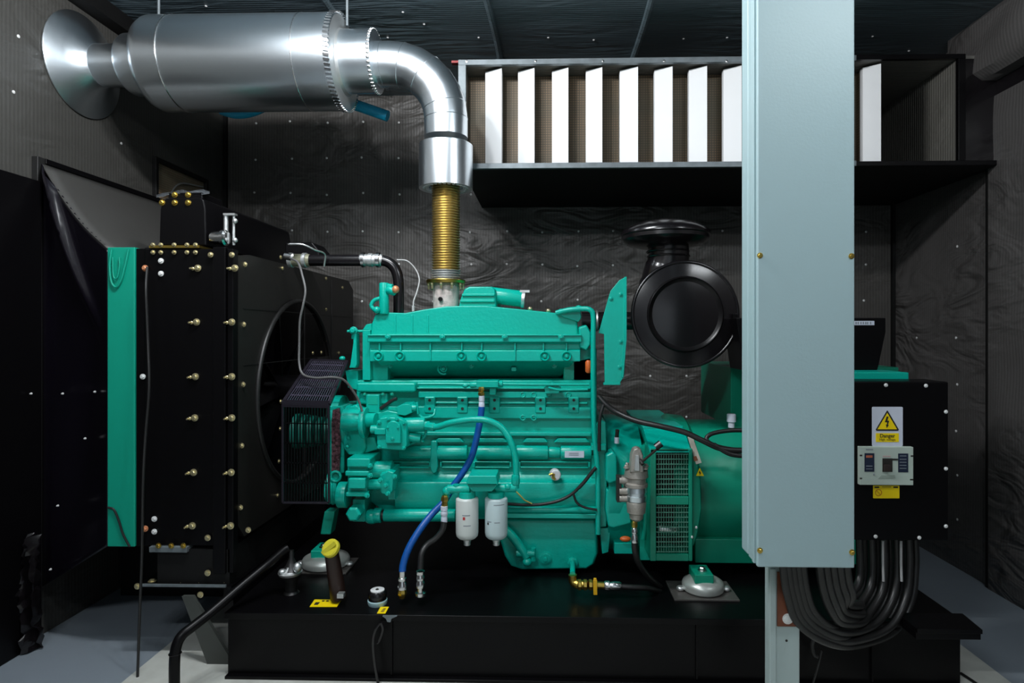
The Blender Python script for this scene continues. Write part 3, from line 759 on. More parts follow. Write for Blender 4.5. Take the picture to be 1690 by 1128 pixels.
# crankcase lower bulge with highlight ledge
bm = BM()
P = lambda y, Y: [at(655, y, Y), at(985, y, Y)]
a = [(778, EF), (790, EF-.02), (797, EF-.055), (803, EF-.06), (838, EF-.055), (846, EF-.03), (856, EF)]
xa_, xb_ = at(655, 800, EF).x, at(985, 800, EF).x
prof = [Vector((0, Y, at(800, y, Y).z)) for y, Y in a]+[Vector((0, EF+.1, at(800, 856, EF).z)), Vector((0, EF+.1, at(800, 778, EF).z))]
loft(bm, [[Vector((x, p.y, p.z)) for p in prof] for x in (xa_, xb_)])
part('crankcase', bm, bevel=.006)
# pan rail
bm = BM(); rcyl(bm, at(838, 842, EF-.06), at(986, 842, EF-.06), s(5.5, EF), 20); pbox(bm, 830, 848, 988, 857, EF-.075, EF+.3); part('pan_rail', bm, bevel=.004)
# oil pan
bm = BM()
prism(bm, [(820, 857), (986, 857), (988, 915), (982, 933), (970, 941), (860, 942), (842, 936), (832, 920), (822, 885)], EF-.02, EB-.1, shrink=(.97, .03)); part('oil_pan', bm, bevel=.012)
bm = BM(); p = at(900, 922, EF-.02); lathe(bm, p, (0, -1, 0), [(0, .035), (.006, .035), (.007, .026), (.012, .026)], 28); lathe(bm, p+Vector((0, -.01, 0)), (0, -1, 0), [(0, .014), (.012, .012)], 6); part('drain_plug', bm, bevel=0)
bm = BM(); ptube(bm, [(828, 868, 3.36), (845, 885, 3.35), (862, 908, 3.34), (869, 920, 3.34)], 3.35, 7.5, 16); cyl(bm, at(852, 914, 3.34), at(882, 914, 3.34), s(6, 3.34), 16); ell(bm, at(870, 928, 3.33), s(8, 3.33), s(8, 3.33), s(7, 3.33)); cyl(bm, at(880, 905, 3.34), at(880, 926, 3.34), s(4.5, 3.34), 8)
part('oil_filler_pipe', bm, bevel=0)
# lower left coolant pipe
bm = BM(); rcyl(bm, at(634, 851, EF-.08), at(752, 851, EF-.08), s(10, EF), 28); rcyl(bm, at(618, 851, EF-.08), at(630, 851, EF-.08), s(12, EF), 24)
ell(bm, at(614, 853, EF-.08), s(14, EF), s(12, EF), s(12, EF)); part('lower_pipe', bm, bevel=0)
bm = BM(); rcyl(bm, at(630, 851, EF-.08), at(634.5, 851, EF-.08), s(9, EF), 24); obj('pipe_seal', bm, 'hose', eng)
# upper housing (aftercooler / valve covers)
UY = EF-.02
top = [(611, 556), (613, 535), (619, 520), (628, 514), (640, 516), (668, 517), (700, 511), (735, 506), (762, 505), (800, 505), (822, 507), (862, 511), (900, 515), (930, 518), (945, 522), (953, 530), (955, 556)]
bm = BM(); prism(bm, top, UY, EB-.15, shrink=(.99, .008)); hs = part('upper_housing', bm, bevel=.006)
bm = BM()
for x in (652, 680, 706): prism(bm, [(x-1.5, 520), (x+1.5, 520), (x+1.5, 554), (x-1.5, 554)], UY-.004, UY+.01)
obj('casting_rib', bm, G_, hs, bevel=.002)
bm = BM(); pbox(bm, 606, 552, 960, 565, UY-.055, UY+.2); pbox(bm, 606, 552, 960, 555, UY-.065, UY+.2); fl_ = part('housing_flange', bm, bevel=.004)
bm = BM()
for x in (640, 730, 833, 926): hexbolt(bm, at(x, 556, UY-.065), .011, .01)
obj('flange_bolt', bm, G_, fl_)
# mid box with slanted front
def slab(name, rows, x0f, x1f, m=G_, bevel=.005, par=None):
    """rows: (py, Y) profile down the front; closed to the back"""
    pr_ = [Vector((0, Y, at(780, y, Y).z)) for y, Y in rows]
    zb2, zt3 = pr_[-1].z, pr_[0].z
    bmx = BM(); rings = []
    nrow = len(rows)
    L_ = [at(x0f(y), y, Y) for y, Y in rows]; R_ = [at(x1f(y), y, Y) for y, Y in rows]
    Lr = L_+[Vector((L_[-1].x, EB-.2, L_[-1].z)), Vector((L_[0].x, EB-.2, L_[0].z))]
    Rr = R_+[Vector((R_[-1].x, EB-.2, R_[-1].z)), Vector((R_[0].x, EB-.2, R_[0].z))]
    loft(bmx, [Lr, Rr]); return obj(name, bmx, m, par or eng, bevel=bevel)
mid = slab('intake_manifold', [(565, UY-.045), (568, UY-.02), (577, UY-.02), (579, UY-.035), (597, UY-.035)], lambda y: 610, lambda y: 958)
low = slab('manifold_base', [(597, UY-.03), (600, UY+.02), (618, UY+.13), (625, UY+.22)], lambda y: 622+(y-597)*1.0, lambda y: 948-(y-597)*.9)
bm = BM()
for x in (626, 661, 710, 762, 795, 850, 897, 935): pbox(bm, x-1.2, 566, x+1.2, 596, UY-.043, UY-.01)
obj('manifold_rib', bm, G_, mid, bevel=.002)
src = None
for x in (626, 661, 762, 795, 899, 935):
    bm = BM(); p = at(x, 588, UY-.03)
    lathe(bm, p, (0, -1, 0), [(0, s(8, EF)), (.02, s(8, EF)), (.024, s(7, EF)), (.016, s(5, EF)), (.010, s(4.5, EF))], 24)
    lathe(bm, p, (0, -1, 0), [(0, s(3.5, EF)), (.022, s(3.2, EF)), (.026, s(2, EF))], 8)
    obj('bolt_boss', bm, G_, mid)
# ring emblem and small square badge
bm = BM(); p = at(732, 609, UY+.055); torus(bm, p, (0, 1, .25), s(9.5, EF), s(1.8, EF), 32, 8, .35*PI, 1.65*PI+.6); torus(bm, p, (0, 1, .25), s(5, EF), s(1.2, EF), 24, 8); hexbolt(bm, p+Vector((0, -.004, 0)), s(2.2, EF), .012)
obj('round_emblem', bm, G_, low)
bm = BM(); pbox(bm, 844, 606, 852, 613, UY+.04, UY+.12); obj('square_badge', bm, G_, low, bevel=.002)
bm = BM()
for x in (644, 778, 915): hexbolt(bm, at(x, 604, UY+.045), s(3, EF), .012)
obj('base_bolt', bm, G_, low)
# end plates at left
bm = BM(); pbox(bm, 598, 545, 611, 628, UY-.005, EB-.2); prism(bm, [(598, 545), (604, 536), (613, 534), (613, 546)], UY, EB-.2); pbox(bm, 598, 582, 640, 628, UY+.04, EB-.2); part('front_end_plate', bm, bevel=.004)
bm = BM(); prism(bm, [(578, 602), (583, 565), (583, 550), (588, 550), (589, 602), (586, 608), (576, 608)], 3.36, 3.42, shrink=(.96, .006)); hexbolt(bm, at(584, 546, 3.37), .016, .03); cyl(bm, at(573, 547, 3.39), at(603, 547, 3.39), s(2.3, 3.39), 12)
cyl(bm, at(584, 541, 3.38), at(584, 560, 3.38), s(4, 3.38), 14); prism(bm, [(570, 612), (590, 612), (592, 645), (574, 640)], 3.4, 3.5); part('lifting_bracket', bm, bevel=.003)
bm = BM(); ell(bm, at(565, 592, 3.4), s(5, 3.4), s(5, 3.4), s(4, 3.4)); part('bracket_bolt', bm, bevel=0)
# second shoulder: head side top left of block
bm = BM(); pbox(bm, 588, 632, 686, 648, EF-.075, EF+.05); pbox(bm, 592, 648, 640, 668, EF-.05, EF+.05); part('pump_shelf', bm, bevel=.012)
bm = BM(); pbox(bm, 604, 652, 626, 682, EF-.09, EF+.0); part('cover_plate', bm, bevel=.004)
bm = BM(); pbox(bm, 607, 655, 623, 668, EF-.092, EF-.088); hexbolt(bm, at(602, 651, EF-.06), .007); hexbolt(bm, at(632, 651, EF-.06), .007); hexbolt(bm, at(647, 651, EF-.06), .007); part('cover_inset', bm, 'green_dark', bevel=0)
bm = BM(); ptube(bm, [(628, 675), (638, 668), (648, 661), (655, 658)], EF-.12, 3.2, 10); obj('short_hose', bm, 'hose', eng)
# gear case flange and belt drive
bm = BM(); prism(bm, [(566, 680), (575, 672), (588, 668), (600, 680), (604, 740), (598, 752), (575, 752), (566, 740)], 3.30, 3.5, shrink=(.97, .01)); part('gear_case', bm, bevel=.008)
bm = BM(); p = at(568, 708, 3.32); lathe(bm, Vector((p.x-.02, 3.42, p.z)), (1, 0, 0), [(0, .11), (.012, .125), (.035, .125), (.04, .10)], 40); part('flange_disc', bm, bevel=0)
for i, (x, y) in enumerate(((571, 685), (571, 706), (571, 737), (573, 723))):
    bm = BM(); ell(bm, at(x+2, y, 3.29), s(3.4, 3.3), s(3, 3.3), s(3.2, 3.3), 12, 8); part('case_bolt', bm, bevel=0)
bm = BM(); prism(bm, [(541, 676), (545, 672), (564, 670), (568, 676), (568, 782), (541, 782)], 3.36, 3.62); part('belt_housing', bm, bevel=.008)
bm = BM(); prism(bm, [(549, 677), (560, 674), (563, 700), (560, 778), (547, 778), (547, 700)], 3.345, 3.40); obj('drive_belt', bm, 'belt', eng)
bm = BM(); p = at(555, 690, 3.4); cyl(bm, (p.x-.03, 3.47, p.z), (p.x+.02, 3.47, p.z), .12, 36); q = at(553, 806, 3.4); lathe(bm, (q.x-.045, 3.42, q.z), (1, 0, 0), [(0, .07), (.01, .095), (.025, .09), (.035, .097), (.05, .09), (.06, .097), (.075, .09), (.08, .06)], 40); part('belt_pulley', bm, bevel=0)
bm = BM(); torus(bm, at(554, 787, 3.34), (0, 1, 0), s(8, 3.34), s(2.4, 3.34), 24, 8); lathe(bm, at(554, 787, 3.35), (0, -1, 0), [(0, s(6, 3.34)), (.004, s(5, 3.34))], 20); part('tensioner_ring', bm, bevel=0)
bm = BM(); ell(bm, at(539, 818, 3.36), s(5, 3.36), s(5, 3.36), s(4, 3.36)); part('pulley_bolt', bm, bevel=0)
bm = BM(); p = at(508, 712, 3.45)
for k in range(5): lathe(bm, (p.x-.07+.045*k, 3.45, p.z), (1, 0, 0), [(0, .055), (.004, .10-.006*k), (.03, .10-.006*k), (.036, .055)], 36)
part('crank_pulley', bm, mat('deep_green', (.0, .10, .075), .4), bevel=0)
# fuel pump assembly
FY = 3.20
bm = BM(); cyl(bm, at(570, 694, FY+.09), at(600, 694, FY+.08), s(20, FY), 36, s(17, FY)); cyl(bm, at(600, 694, FY+.08), at(622, 694, FY+.06), s(12, FY), 30); rcyl(bm, at(598, 698, FY+.08), at(606, 698, FY+.08), s(26, FY), 36); fp = part('pump_drive', bm, bevel=0)
bm = BM(); prism(bm, [(620, 700), (626, 690), (640, 688), (655, 689), (668, 694), (672, 700), (672, 738), (664, 745), (628, 743), (621, 736)], FY, FY+.2, shrink=(.95, .015)); fpb = part('fuel_pump', bm, bevel=.006)
pts = [(636, 733), (636, 708)]+[(648.5-12.5*math.cos(a), 708-12.5*math.sin(a)) for a in [PI*k/8 for k in range(1, 8)]]+[(661, 708), (661, 733)]
bm = BM(); prism(bm, pts, FY-.028, FY+.01, shrink=(.95, .006)); obj('pump_cover', bm, G_, fpb, bevel=.003)
bm = BM(); hexbolt(bm, at(648, 724, FY-.028), .008); hexbolt(bm, at(640, 706, FY-.028), .005); hexbolt(bm, at(657, 706, FY-.028), .005)
for (x, y) in ((626, 697), (641, 692), (655, 692), (667, 698), (626, 738), (666, 740)): hexbolt(bm, at(x, y, FY-.002), .008, .012)
obj('cover_bolt', bm, G_, fpb)
bm = BM(); pbox(bm, 618, 708, 636, 718, FY-.015, FY+.05); cyl(bm, at(612, 709, FY+.02), at(634, 709, FY+.02), s(7, FY), 20); obj('side_port', bm, G_, fpb, bevel=.004)
bm = BM(); rcyl(bm, at(664, 701, FY+.05), at(702, 701, FY+.05), s(12, FY), 28); rcyl(bm, at(668, 720, FY+.06), at(695, 724, FY+.06), s(8, FY), 24); rcyl(bm, at(690, 702, FY+.04), at(709, 703, FY+.04), s(8, FY), 6); part('governor_barrel', bm, bevel=0)
bm = BM(); prism(bm, [(654, 672), (662, 668), (676, 667), (680, 671), (680, 682), (668, 687), (655, 685)], FY+.03, FY+.15, shrink=(.94, .012)); rcyl(bm, at(675, 673, FY+.05), at(688, 674, FY+.05), s(5.5, FY), 20); cyl(bm, at(688, 664, FY+.05), at(690, 684, FY+.05), s(2, FY), 8); part('fuel_solenoid', bm, bevel=.005)
bm = BM(); ptube(bm, [(690, 684, FY+.06), (700, 690, FY+.06), (715, 686, FY+.08), (718, 676, FY+.1)], FY, 2.2, 10); ptube(bm, [(672, 735, FY+.1), (684, 730, FY+.08), (700, 722, FY+.07), (704, 708, FY+.06)], FY, 2.4, 10); part('fuel_line', bm, bevel=0)
bm = BM(); prism(bm, [(600, 640), (640, 632)][:0] or [(612, 684), (640, 678), (660, 682), (650, 692), (616, 694)], FY+.08, FY+.22); part('pump_bracket', bm, bevel=.006)
# pump undercut mass
bm = BM(); prism(bm, [(575, 720), (618, 722), (624, 742), (600, 750), (578, 750)], FY+.12, EF); part('drive_housing', bm, bevel=.008)
# accessory pump / alternator with cooling ribs
AY = 3.18
bm = BM()
for (y0, y1, x0, x1, d) in ((757, 772, 572, 611, 0), (778, 787, 569, 610, .004), (790, 808, 574, 603, -.01), (813, 821, 570, 606, .006)): pbox(bm, x0, y0, x1, y1, AY+d, AY+.2)
pbox(bm, 573, 760, 606, 818, AY+.03, AY+.2); acc = part('water_pump', bm, bevel=.008)
bm = BM(); rcyl(bm, at(600, 800, AY+.07), at(634, 800, AY+.05), s(9, AY), 24); rcyl(bm, at(604, 776, AY+.1), at(648, 776, AY+.1), s(15, AY), 28); part('pump_neck', bm, bevel=0)
bm = BM(); prism(bm, [(626, 784), (640, 777), (650, 780), (648, 812), (640, 820), (628, 815)], AY+.02, AY+.12, shrink=(.94, .01)); pbox(bm, 640, 772, 652, 826, AY+.1, EF); part('pump_flange', bm, bevel=.005)
bm = BM()
for (x, y) in ((611, 769), (611, 785), (606, 818), (637, 802), (640, 815), (651, 787), (628, 793)): hexbolt(bm, at(x, y, AY+.0), .010, .016)
obj('pump_bolt', bm, G_, acc)
bm = BM(); rcyl(bm, at(560, 817, AY+.1), at(575, 817, AY+.1), s(22, AY), 30); part('pump_pulley', bm, bevel=0)
bm = BM(); lathe(bm, at(590, 843, AY+.1), (0, -1, 0), [(0, s(13, AY)), (.07, s(13, AY)), (.08, s(10, AY))], 6); pbox(bm, 582, 825, 602, 862, AY+.1, EF+.1); part('hex_plug', bm, bevel=.004)
# fuel rail at y632 with valve cluster
bm = BM(); ptube(bm, [(690, 634), (740, 634), (780, 635)], EF-.09, 2.6, 10, 3); ptube(bm, [(812, 634), (880, 635), (972, 635)], EF-.09, 2.4, 10, 3); ptube(bm, [(905, 640), (925, 644), (970, 643)], EF-.10, 2.2, 10, 3); part('fuel_rail', bm, bevel=0)
bm = BM(); pbox(bm, 786, 629, 822, 640, EF-.13, EF-.03); rcyl(bm, at(776, 636, EF-.09), at(830, 634, EF-.09), s(5, EF), 16); pbox(bm, 808, 640, 818, 652, EF-.11, EF-.0); ell(bm, at(768, 637, EF-.09), s(5, EF), s(4, EF), s(4, EF)); part('rail_valve', bm, bevel=.003)
bm = BM(); prism(bm, [(898, 640), (912, 632), (926, 640), (922, 650), (900, 650)], EF-.08, EF); part('rail_bracket', bm, bevel=.003)
# vertical pipe at rear of block
bm = BM(); ptube(bm, [(918, 517, 3.36), (938, 512, 3.34), (962, 510, 3.33), (974, 512, 3.32), (979, 522, 3.32), (979, 560, 3.32), (979, 640, 3.32), (981, 720, 3.32), (985, 760, 3.32), (987, 800, 3.32), (987, 882, 3.32)], 3.32, 4.3, 14); part('breather_pipe', bm, bevel=0)
bm = BM(); pbox(bm, 976, 735, 1000, 744, 3.31, 3.42); pbox(bm, 976, 752, 998, 790, 3.38, 3.45); part('pipe_clip', bm, bevel=.003)
bm = BM(); prism(bm, [(916, 516), (924, 510), (948, 509), (958, 512), (960, 524), (955, 532), (930, 524)], 3.36, 3.6); ell(bm, at(955, 507, 3.4), .016, .016, .01); part('rear_elbow', bm, bevel=.006)
bm = BM(); prism(bm, [(955, 540), (968, 536), (976, 548), (975, 570), (968, 580), (956, 574)], 3.34, 3.9, shrink=(.93, .02)); pbox(bm, 945, 575, 985, 632, 3.44, 4.0); part('rear_housing', bm, bevel=.008)
bm = BM(); prism(bm, [(930, 600), (975, 590), (985, 632), (930, 632)], 3.44, 3.9); part('rear_cover', bm, 'green_dark', bevel=.006)
bm = BM(); lathe(bm, at(971, 616, 3.35), (0, 0, 1), [(0, .010), (.01, .017), (.06, .017), (.07, .010)], 16); obj('orange_sensor', bm, 'orange', eng)
# thermostat riser
bm = BM(); rcyl(bm, at(634, 519, 3.38), at(634, 467, 3.38), s(8, 3.38), 24, .006); ptube(bm, [(630, 492), (618, 496), (613, 505), (620, 514)], 3.38, 3.4, 10); cyl(bm, at(638, 472, 3.38), at(648, 474, 3.37), s(4.5, 3.38), 14); rcyl(bm, at(640, 478, 3.37), at(652, 482, 3.36), s(7, 3.37), 20); part('vent_riser', bm, bevel=0)
bm = BM(); ell(bm, at(653, 478, 3.34), s(6, 3.34), s(6, 3.34), s(6.5, 3.34)); obj('copper_cap', bm, 'copper', eng)
bm = BM(); ell(bm, at(622, 512, 3.36), .02, .02, .02); part('riser_bolt', bm, bevel=0)
# intake box and pipe on top
bm = BM(); prism(bm, [(756, 508), (760, 492), (766, 477), (774, 473), (812, 473), (818, 478), (820, 508)], 3.5, 3.85, shrink=(.95, .02)); ib = part('intake_elbow', bm, bevel=.008)
bm = BM()
for y in (485, 495): pbox(bm, 762 if y < 490 else 759, y, 816, y+4, 3.488, 3.52)
obj('elbow_ridge', bm, G_, ib, bevel=.004)
bm = BM(); rcyl(bm, at(808, 487, 3.58), at(863, 494, 3.58), s(13.5, 3.58), 32); part('intake_pipe', bm, bevel=0)
bm = BM(); a = at(861, 494, 3.58); b = at(866, 494.5, 3.58); cyl(bm, a, b, s(15, 3.58), 32); pbox(bm, 858, 479, 874, 483, 3.55, 3.57); obj('hose_clamp', bm, 'alu_dull', eng)
bm = BM()
for x, y in ((875, 510), (905, 513), (1018, 0)):
    if y: ell(bm, at(x, y, 3.42), .014, .014, .012)
obj('top_bolt', bm, 'zinc', eng)
bm = BM(); cyl(bm, at(682, 514, 3.4), at(682, 505, 3.4), .008, 12); obj('wire_terminal', bm, 'pale_wire', eng)
# heat shield / bracket plate at rear
bm = BM(); prism(bm, [(1033, 457), (1022, 463), (1008, 480), (1003, 496), (988, 550), (997, 552), (998, 634), (1022, 634), (1030, 622), (1034, 560)], 3.34, 3.352); shd = part('bracket_plate', bm, bevel=.002)
bm = BM(); prism(bm, [(1031, 457), (1034.5, 457), (1034.5, 560), (1029, 625), (1026, 622), (1031, 560)], 3.325, 3.352)
pbox(bm, 996, 632, 1024, 636, 3.325, 3.352); obj('folded_edge', bm, G_, shd, bevel=.002)
bolts('plate_bolt', G_, shd, [at(x, y, 3.34) for x, y in ((1008, 493), (1024, 486), (1024, 564), (1022, 606))], .009, .008)
# fuel filter head and filters
HY = 3.05
bm = BM(); prism(bm, [(769, 800), (773, 786), (819, 786), (822, 800)], HY-.03, HY+.12, shrink=(.98, .004)); prism(bm, [(770, 800), (822, 800), (812, 812), (780, 812)], HY, HY+.1); fh = part('filter_head', bm, bevel=.004)
bm = BM(); rcyl(bm, at(738, 808, HY+.05), at(776, 808, HY+.05), s(7.5, HY), 20); rcyl(bm, at(818, 806, HY+.05), at(852, 806, HY+.05), s(7, HY), 20); ell(bm, at(738, 811, HY+.05), s(8, HY), s(8, HY), s(8, HY)); cyl(bm, at(737, 810, HY+.05), at(737, 822, HY+.05), s(5, HY), 16)
cyl(bm, at(753, 800, HY+.05), at(753, 815, HY+.05), s(6, HY), 16); cyl(bm, at(825, 808, HY+.05), at(825, 820, HY+.05), s(4, HY), 14); ell(bm, at(838, 804, HY+.04), s(6, HY), s(6, HY), s(6, HY)); obj('head_port', bm, G_, fh)
bm = BM(); cyl(bm, at(771, 812, HY+.05), at(771, 824, HY+.05), s(14, HY), 28); cyl(bm, at(819, 812, HY+.05), at(819, 824, HY+.05), s(14, HY), 28); pbox(bm, 784, 803, 806, 809, HY+.02, EF); obj('filter_seat', bm, G_, fh)
def ffilter(x, m, lab, y0, y1):
    p = at(x, y0, HY+.05); L_ = p.z-at(x, y1, HY+.05).z; r = s(19, HY)
    bm = BM(); lathe(bm, p, (0, 0, -1), [(0, r*.85), (.004, r*.97), (.010, r), (L_-.035, r), (L_-.018, r*.95), (L_-.006, r*.75), (L_, r*.5)], 40)
    f = obj('fuel_filter', bm, m, eng, label=lab, sharp=60)
    bm = BM(); q = at(x, y1, HY+.05); lathe(bm, q+Vector((0, 0, .004)), (0, 0, -1), [(0, s(6.5, HY)), (.018, s(6.5, HY)), (.020, s(5.5, HY)), (.034, s(5.8, HY)), (.038, s(4, HY))], 10); obj('drain_cap', bm, 'alu_dull', f)
    return f, r, Vector((p.x, HY+.05, 0))
def wraplabel(f, c, r, y, x0, x1, h, m, Yp):
    """thin printed strip following the can"""
    bm = BM(); z = at(x0, y, Yp-.05).z; hh = s(h, HY)/2
    A_ = []
    for X in [x0+(x1-x0)*k/6 for k in range(7)]:
        xx = at(X, y, HY-.0).x-c.x; xx = max(-r*.98, min(r*.98, xx)); yy = c.y-math.sqrt(r*r-xx*xx)-.0006
        A_.append((c.x+xx, yy))
    R = [[Vector((a_, b_, z-hh)), Vector((a_, b_, z+hh)), Vector((a_, b_+.0012, z+hh)), Vector((a_, b_+.0012, z-hh))] for a_, b_ in A_]
    loft(bm, R); obj('printed_mark', bm, m, f)
f, r, c = ffilter(771, 'filter', 'grey white filter canister with small red mark', 821, 890)
wraplabel(f, c, r, 851, 763, 776, 1.6, 'ink_grey', HY+.05); wraplabel(f, c, r, 856, 764, 768, 5, 'ink_red', HY+.05); wraplabel(f, c, r, 868, 765, 777, 1.4, 'ink_grey', HY+.05)
f, r, c = ffilter(819, 'filter2', 'bluish white filter canister with dark print', 821, 890)
wraplabel(f, c, r, 834, 815, 832, 1.2, 'ink_grey', HY+.05); wraplabel(f, c, r, 862, 804, 811, 1.6, 'ink_grey', HY+.05); wraplabel(f, c, r, 865.5, 804, 806.5, 4, 'ink', HY+.05); wraplabel(f, c, r, 863, 816, 825, 1.4, 'ink_grey', HY+.05)
# arched green return pipe
bm = BM(); ptube(bm, [(703, 704, 3.2), (722, 705, 3.17), (745, 698, 3.14), (780, 693, 3.12), (806, 695, 3.11), (828, 707, 3.11), (843, 730, 3.1), (851, 758, 3.1), (852, 785, 3.1), (851, 806, 3.1)], 3.12, 5.4, 16)
rcyl(bm, at(851, 784, 3.1), at(851, 800, 3.1), s(7, 3.1), 8); rcyl(bm, at(704, 704, 3.2), at(718, 705.5, 3.18), s(7, 3.2), 8)
part('fuel_return_pipe', bm, bevel=0)
# label on gallery
bm = BM(); pbox(bm, 932, 745, 964, 756, EF-.05, EF-.03); l_ = obj('white_label', bm, 'label_white', eng)
bm = BM()
for y in (748, 751): pbox(bm, 939, y, 955, y+1.1, EF-.0515, EF-.05)
obj('printed_mark', bm, 'ink_grey', l_)
# oil pressure sender
bm = BM(); p = at(914, 779, EF-.0); lathe(bm, p, (.1, -1, 0), [(0, .014), (.04, .014), (.045, .030), (.085, .030), (.09, .024)], 24); os_ = obj('pressure_sender', bm, mat('sender_white', (.62, .64, .66), .4), eng)
bm = BM(); ptube(bm, [(914, 782), (913, 788), (916, 792)], EF-.09, 2.4, 8); ptube(bm, [(912, 782), (906, 784)], EF-.095, 1.8, 8); obj('terminal', bm, 'brass', os_)
# brass drain at the pan
bm = BM(); lathe(bm, at(945, 928, 3.378), (0, -1, 0), [(0, .03), (.02, .03), (.024, .02)], 8); tube(bm, [at(945, 928, 3.36), at(945, 935, 3.25), at(945, 940, 3.15), at(945, 948, 3.10)], .014, 12); obj('drain_boss', bm, G_, eng)

dv = thing('drain_valve', 'brass drain valve with yellow lever below the green oil pan', 'valve', at(965, 968, 3.10))
bm = BM(); tube(bm, [at(945, 949, 3.10), at(946, 960, 3.10), at(954, 965, 3.09), at(970, 966, 3.08)], .022, 14)
for x in (953, 962, 971): lathe(bm, at(x, 965.7, 3.08), (1, 0, 0), [(0, .02), (.004, .028), (.018, .028), (.022, .02)], 8)
cyl(bm, at(975, 966, 3.08), at(997, 967, 3.08), .018, 14); obj('brass_elbow', bm, 'brass', dv)
bm = BM(); prism(bm, [(979, 958), (985.5, 958), (986, 983), (979.5, 983)], 3.04, 3.046); cyl(bm, at(982, 955, 3.05), at(982, 962, 3.05), .008, 10); obj('lever', bm, mat('yellow_lever', (.75, .42, .01), .4), dv, bevel=.002)
bm = BM(); lathe(bm, at(996, 967, 3.08), (1, 0, -.02), [(0, .016), (.01, .024), (.03, .024), (.032, .018), (.05, .022), (.08, .022), (.09, .016)], 14); obj('ferrule', bm, 'chrome', dv)
bm = BM(); ptube(bm, [(1022, 968.5, 3.08), (1045, 970, 3.08), (1070, 972, 3.10), (1094, 978, 3.2)], 3.10, 4.2, 12); tag(obj('drain_hose', bm, 'hose'), 'black hose leaving the brass drain valve along the base', 'hose')

# ================================================================== BLUE HOSE and friends
bh = thing('blue_hose', 'bright blue fuel hose running from the engine top to the base', 'hose', at(664, 985, 2.98))
bm = BM(); ptube(bm, [(795, 672, 3.24), (793, 690, 3.24), (787, 722, 3.24), (778, 755, 3.24), (763, 782, 3.23), (748, 803, 3.22), (733, 828, 3.18), (712, 850, 3.12), (692, 876, 3.06), (675, 905, 3.02), (666, 930, 3.0), (664, 946, 2.99)], 3.15, 5.6, 16); obj('hose_body', bm, 'blue_hose', bh)
bm = BM(); lathe(bm, at(795, 653, 3.25), (0, 0, -1), [(0, .012), (.003, .016), (.03, .016), (.032, .013), (.04, .016), (.06, .017)], 14); obj('ferrule', bm, 'label_white', bh)
bm = BM(); lathe(bm, at(794.5, 639, 3.25), (0, 0, -1), [(0, .014), (.012, .018), (.02, .018), (.024, .012), (.03, .019), (.044, .019), (.046, .012)], 6); obj('union_nut', bm, 'brass', bh)
bm = BM(); lathe(bm, at(664, 943, 2.98), (0, 0, -1), [(0, .017), (.03, .017), (.033, .021), (.045, .021), (.05, .016), (.07, .024), (.088, .024), (.09, .017)], 14); obj('ferrule', bm, 'chrome', bh)
bm = BM(); lathe(bm, at(664, 973, 2.98), (0, 0, -1), [(0, .02), (.02, .024), (.03, .02), (.045, .014)], 8); obj('union_nut', bm, 'brass', bh)
kh = thing('black_hose', 'short black fuel hose from the filter head down to the base', 'hose', at(694, 985, 2.98))
bm = BM(); ptube(bm, [(733, 862, 3.06), (730, 876, 3.05), (720, 889, 3.04), (705, 900, 3.03), (696, 915, 3.0), (694, 940, 2.98)], 3.05, 5, 14); obj('hose_body', bm, 'hose', kh)
bm = BM(); lathe(bm, at(733, 836, 3.07), (0, 0, -1), [(0, .018), (.02, .018), (.022, .014), (.03, .018), (.045, .018), (.05, .014), (.058, .016), (.082, .016)], 14); obj('ferrule', bm, 'label_white', kh)
bm = BM(); lathe(bm, at(734, 818, 3.08), (0, 0, -1), [(0, .014), (.012, .02), (.028, .02), (.03, .015), (.055, .018)], 6); obj('union_nut', bm, 'brass', kh)
bm = BM(); lathe(bm, at(694, 943, 2.98), (0, 0, -1), [(0, .021), (.014, .021), (.018, .016), (.03, .021), (.042, .021), (.046, .016), (.06, .022), (.08, .022), (.084, .016), (.1, .016), (.105, .028), (.12, .028)], 14); obj('ferrule', bm, 'chrome', kh)

# wires
bm = BM(); ptube(bm, [(836, 832), (870, 834), (900, 832), (925, 826), (945, 815), (960, 800), (978, 780)], EF-.09, 2.6, 10)
ptube(bm, [(946, 815), (952, 830), (965, 838), (985, 842)], EF-.1, 2., 10); ptube(bm, [(955, 806), (965, 795), (980, 776), (984, 772)], EF-.1, 3, 10)
tag(obj('wiring_harness', bm, 'hose'), 'black wiring harness looping across the lower right engine block', 'wire')
bm = BM(); ptube(bm, [(852, 812), (860, 820), (866, 826), (878, 832)], EF-.1, 1.2, 8); tag(obj('yellow_wire', bm, mat('wire_yellow', (.5, .42, .1), .5)), 'short yellow wire beside the right filter head', 'wire')
bm = BM(); ptube(bm, [(479, 426, 3.35), (492, 434, 3.3), (499, 455, 3.25), (504, 480, 3.22), (500, 505, 3.2), (495, 530, 3.2), (494, 570, 3.2), (494, 600, 3.18), (500, 618, 3.15), (520, 624, 3.12), (550, 623, 3.12), (568, 628, 3.15), (582, 645, 3.18), (592, 662, 3.2), (598, 680, 3.2)], 3.2, 1.9, 8)
tag(obj('grey_wire', bm, 'wire'), 'thin grey wire draped from the radiator pipe over the fan guard', 'wire')
bm = BM(); ptube(bm, [(655, 429, 3.5), (672, 431, 3.5), (686, 445, 3.5), (692, 462, 3.48), (688, 482, 3.45), (683, 496, 3.42), (682, 507, 3.41)], 3.5, 1.1, 8)
tag(obj('white_wire', bm, 'pale_wire'), 'thin pale wire curving down to the top of the engine', 'wire')
bm = BM(); ptube(bm, [(478, 403, 3.3), (500, 404, 3.3), (520, 413, 3.35), (536, 420, 3.42), (535, 440, 3.45)], 3.35, 1.5, 8)
tag(obj('silver_wire', bm, 'alu_dull'), 'short silver wire from the radiator top to the black pipe', 'wire')

